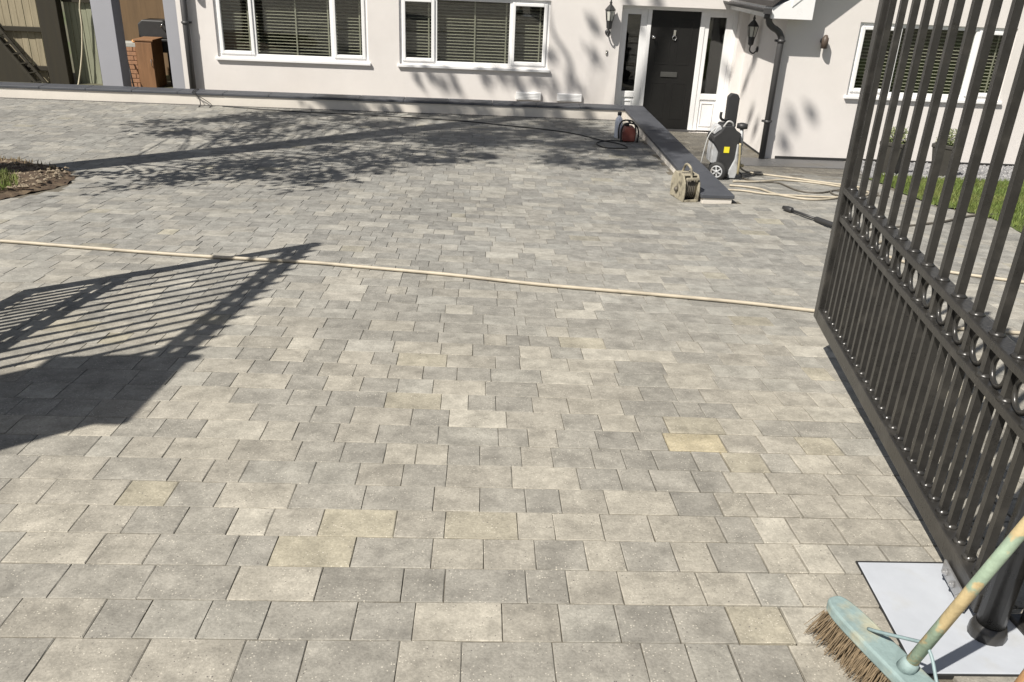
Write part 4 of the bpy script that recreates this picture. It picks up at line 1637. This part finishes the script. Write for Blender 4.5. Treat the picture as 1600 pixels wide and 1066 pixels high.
for i, (x, y) in enumerate(((5.47, 10.98), (6.13, 10.90))):
    z = gz(x, y)
    nm = ('left', 'right')[i]
    t = thing('planter', (x, y, z), ('dark tapered planter on the gravel, nearer the porch', 'dark tapered planter on the gravel, nearer the wing window')[i], 'planter', 'two dark planters')
    mb = MB()
    H = .44
    prof = [(.125, 0), (.20, H - .05), (.215, H - .045), (.215, H), (.185, H), (.18, H - .04)]
    mb.lathe(prof, (x, y, z), 4, smooth=False)
    mb.build('pot', POT, t, .006)
    mb = MB()
    mb.lathe([(.17, H - .05), (.17, H - .035)], (x, y, z), 4, smooth=False)
    mb.build('soil', SOIL, t)
    s = thing('shrub', (x, y, z + H), ('small leafy shrub in the planter nearer the porch', 'small leafy shrub in the planter nearer the wing window')[i], 'shrub', 'shrubs in the two planters')
    rr = random.Random(30 + i)
    mb = MB()
    for k in range(9):
        a = rr.uniform(0, 6.28)
        mb.tube([(x, y, z + H - .04), (x + math.cos(a) * .06, y + math.sin(a) * .06, z + H + .06), (x + math.cos(a) * .12, y + math.sin(a) * .12, z + H + rr.uniform(.1, .2))], [.006, .005, .002], 5)
    mb.build('stem', FD, s)
    mb = MB()
    for k in range(700):
        while True:
            v = Vector((rr.uniform(-1, 1), rr.uniform(-1, 1), rr.uniform(-.7, 1)))
            if v.length < 1:
                break
        c_ = Vector((x, y, z + H + .06)) + Vector((v.x * .16, v.y * .16, v.z * .14))
        a = Vector((rr.uniform(-1, 1), rr.uniform(-1, 1), rr.uniform(-.4, 1))).normalized() * rr.uniform(.012, .022)
        b = a.orthogonal().normalized() * .007
        mb.add([c_ - a, c_ + b, c_ + a, c_ - b], [(0, 1, 2, 3)])
    mb.build('foliage', LEAF, s)

# ------------------------------------------------------------------ the tree whose shadow crosses the drive (out of frame, left)
BARK = mat('bark', (.10, .075, .05), .9, var=.3, vscale=6, stretch=(3, 3, .6), bump=.6, bscale=20)
TL = mat('tree_leaf', (.06, .10, .025), .6, var=.4, vscale=3)
k_ = math.tan(R(SUN_EL))
bx, by = -5.33, 7.60
bz = gz(bx, by)
tree = thing('tree', (bx, by, bz), 'tall tree out of frame at the left, its trunk and leaves shading the drive', 'tree')


def up(s, l, dd):
    """point of the tree whose shadow falls s metres along the shadow line and l metres to its right; dd = lean towards the house"""
    x = bx + SDX * dd + SDY * l
    y = by + SDY * dd - SDX * l
    gx_, gy_ = bx + SDX * s + SDY * l, by + SDY * s - SDX * l
    return Vector((x, y, gz(gx_, min(gy_, 13.2)) + (s - dd) * k_))


mb = MB()
tp = [up(0, 0, 0) + Vector((0, 0, -.1)), up(2, 0, .02), up(4, .03, .05), up(6, -.02, .08), up(8.05, 0, .12)]
mb.tube(spline(tp, 4), [.245 - .003 * i for i in range(17)], 12)
mb.build('trunk', BARK, tree)
rt = random.Random(77)
clumps = []


def clump(s, l, r_, n):
    clumps.append((up(s, l, rt.uniform(-1.1, 1.1)), r_, n))


# leafy sprays whose shade lies on both sides of the trunk line
for (s0, s1, l0, l1, n) in ((1.2, 3.2, .45, 1.2, 11), (3.2, 6.6, -2.2, -.5, 40), (2.4, 6.6, .4, 2.0, 38), (6.4, 8.0, -1.2, -.3, 8), (6.0, 8.4, .4, 2.6, 44), (6.4, 8.8, 1.6, 3.4, 26)):
    for i in range(n):
        clump(rt.uniform(s0, s1), rt.uniform(l0, l1), rt.uniform(.13, .34), rt.randint(55, 110))
# sparse sprays high up that dapple the house wall (target x, z on the facade)
for (tx, ty, tz, r_) in ((-1.04, FY, -.34, .10), (-.83, FY, -.31, .09), (-.64, FY, -.43, .12), (-.48, FY, -.28, .10), (-.39, FY, -.52, .10), (.08, FY, -.35, .13), (.34, FY, -.29, .14), (.55, FY, -.26, .12),
                         (.65, FY, -.48, .12), (1.21, FY, -.46, .18), (1.10, FY, .09, .12), (1.79, FY, .53, .10), (1.81, FY, .08, .13), (1.64, FY, -.44, .12), (.92, FY, -.37, .18), (2.73, FY, 1.0, .18), (2.3, FY, .95, .15),
                         (4.59, WY, -.53, .12), (4.84, WY, -.42, .10), (4.5, WY, -.85, .12), (4.25, 13.9, -.2, .15), (4.25, 13.6, .2, .17), (4.25, 13.41, -.62, .16), (4.25, 13.06, -.75, .13), (3.9, FY, .2, .12), (3.8, FY, -.8, .12),
                         (.1, 13.25, -.68, .16), (-.5, 13.25, -.66, .15), (1.2, 13.25, -.68, .15), (1.7, 13.25, -.66, .15), (-1.3, 13.25, -.68, .12), (3.0, 13.3, -1.0, .25), (3.4, 12.6, -1.0, .22)):
    dh = (tx - bx) * SDX + (ty - by) * SDY
    dd = rt.uniform(-.5, 1.6)
    t = (dh - dd)
    clumps.append((Vector((tx - SDX * t, ty - SDY * t, tz + t * k_)), r_ * .52, int(8 + r_ * 110)))
lf = MB()
lb = MB()
for c_, r_, n in clumps:
    # twig back to the trunk
    dh = max(0, min(8.0, ((c_.z - bz) / k_) * .82))
    if (c_ - cam.location).dot(cf) > 0 and abs(1313.2 * (c_ - cam.location).dot(cr) / (c_ - cam.location).dot(cf)) < 1020 and (c_ - cam.location).dot(cu) < .53 * (c_ - cam.location).dot(cf):
        continue
    root = up(dh, 0, .05 + dh * .01)
    mid = root.lerp(c_, .55) + Vector((rt.uniform(-.15, .15), rt.uniform(-.15, .15), .18))
    lb.tube(spline([root, mid, c_], 3), [.013, .012, .010, .008, .007, .005, .003][:7], 5, cap=False)
    for i in range(n):
        v = Vector((rt.gauss(0, .5), rt.gauss(0, .5), rt.gauss(0, .42))) * r_ * 1.25
        a = Vector((rt.uniform(-1, 1), rt.uniform(-1, 1), rt.uniform(-1, 1))).normalized() * rt.uniform(.04, .075)
        b = a.orthogonal().normalized() * .032
        p = c_ + v
        lf.add([p - a, p + b, p + a, p - b], [(0, 1, 2, 3)])
# two limbs above the fork that show on the facade as curved soft bars
for pts, r0 in ((((1.45, -.40), (1.47, -.2), (1.40, .05), (1.25, .24), (1.10, .48), (.95, 1.1)), .05), (((.75, -.6), (.65, -.48), (.55, -.26), (.30, .3), (.2, 1.2)), .045), (((2.6, .2), (2.72, .7), (2.76, .95), (2.8, 1.6)), .07)):
    path = []
    for i, (tx, tz) in enumerate(pts):
        dh = (tx - bx) * SDX + (FY - by) * SDY
        t = dh - .25 - .05 * i
        path.append(Vector((tx - SDX * t, FY - SDY * t, tz + t * k_)))
    path = [up(8.0, 0, .12)] + path
    lb.tube(spline(path, 4), [r0 * (1 - .6 * i / (4 * (len(path) - 1))) for i in range(4 * (len(path) - 1) + 1)], 6)
lb.build('limbs', BARK, tree)
tag(lf.build('crown', TL, tree), None, kind='stuff')
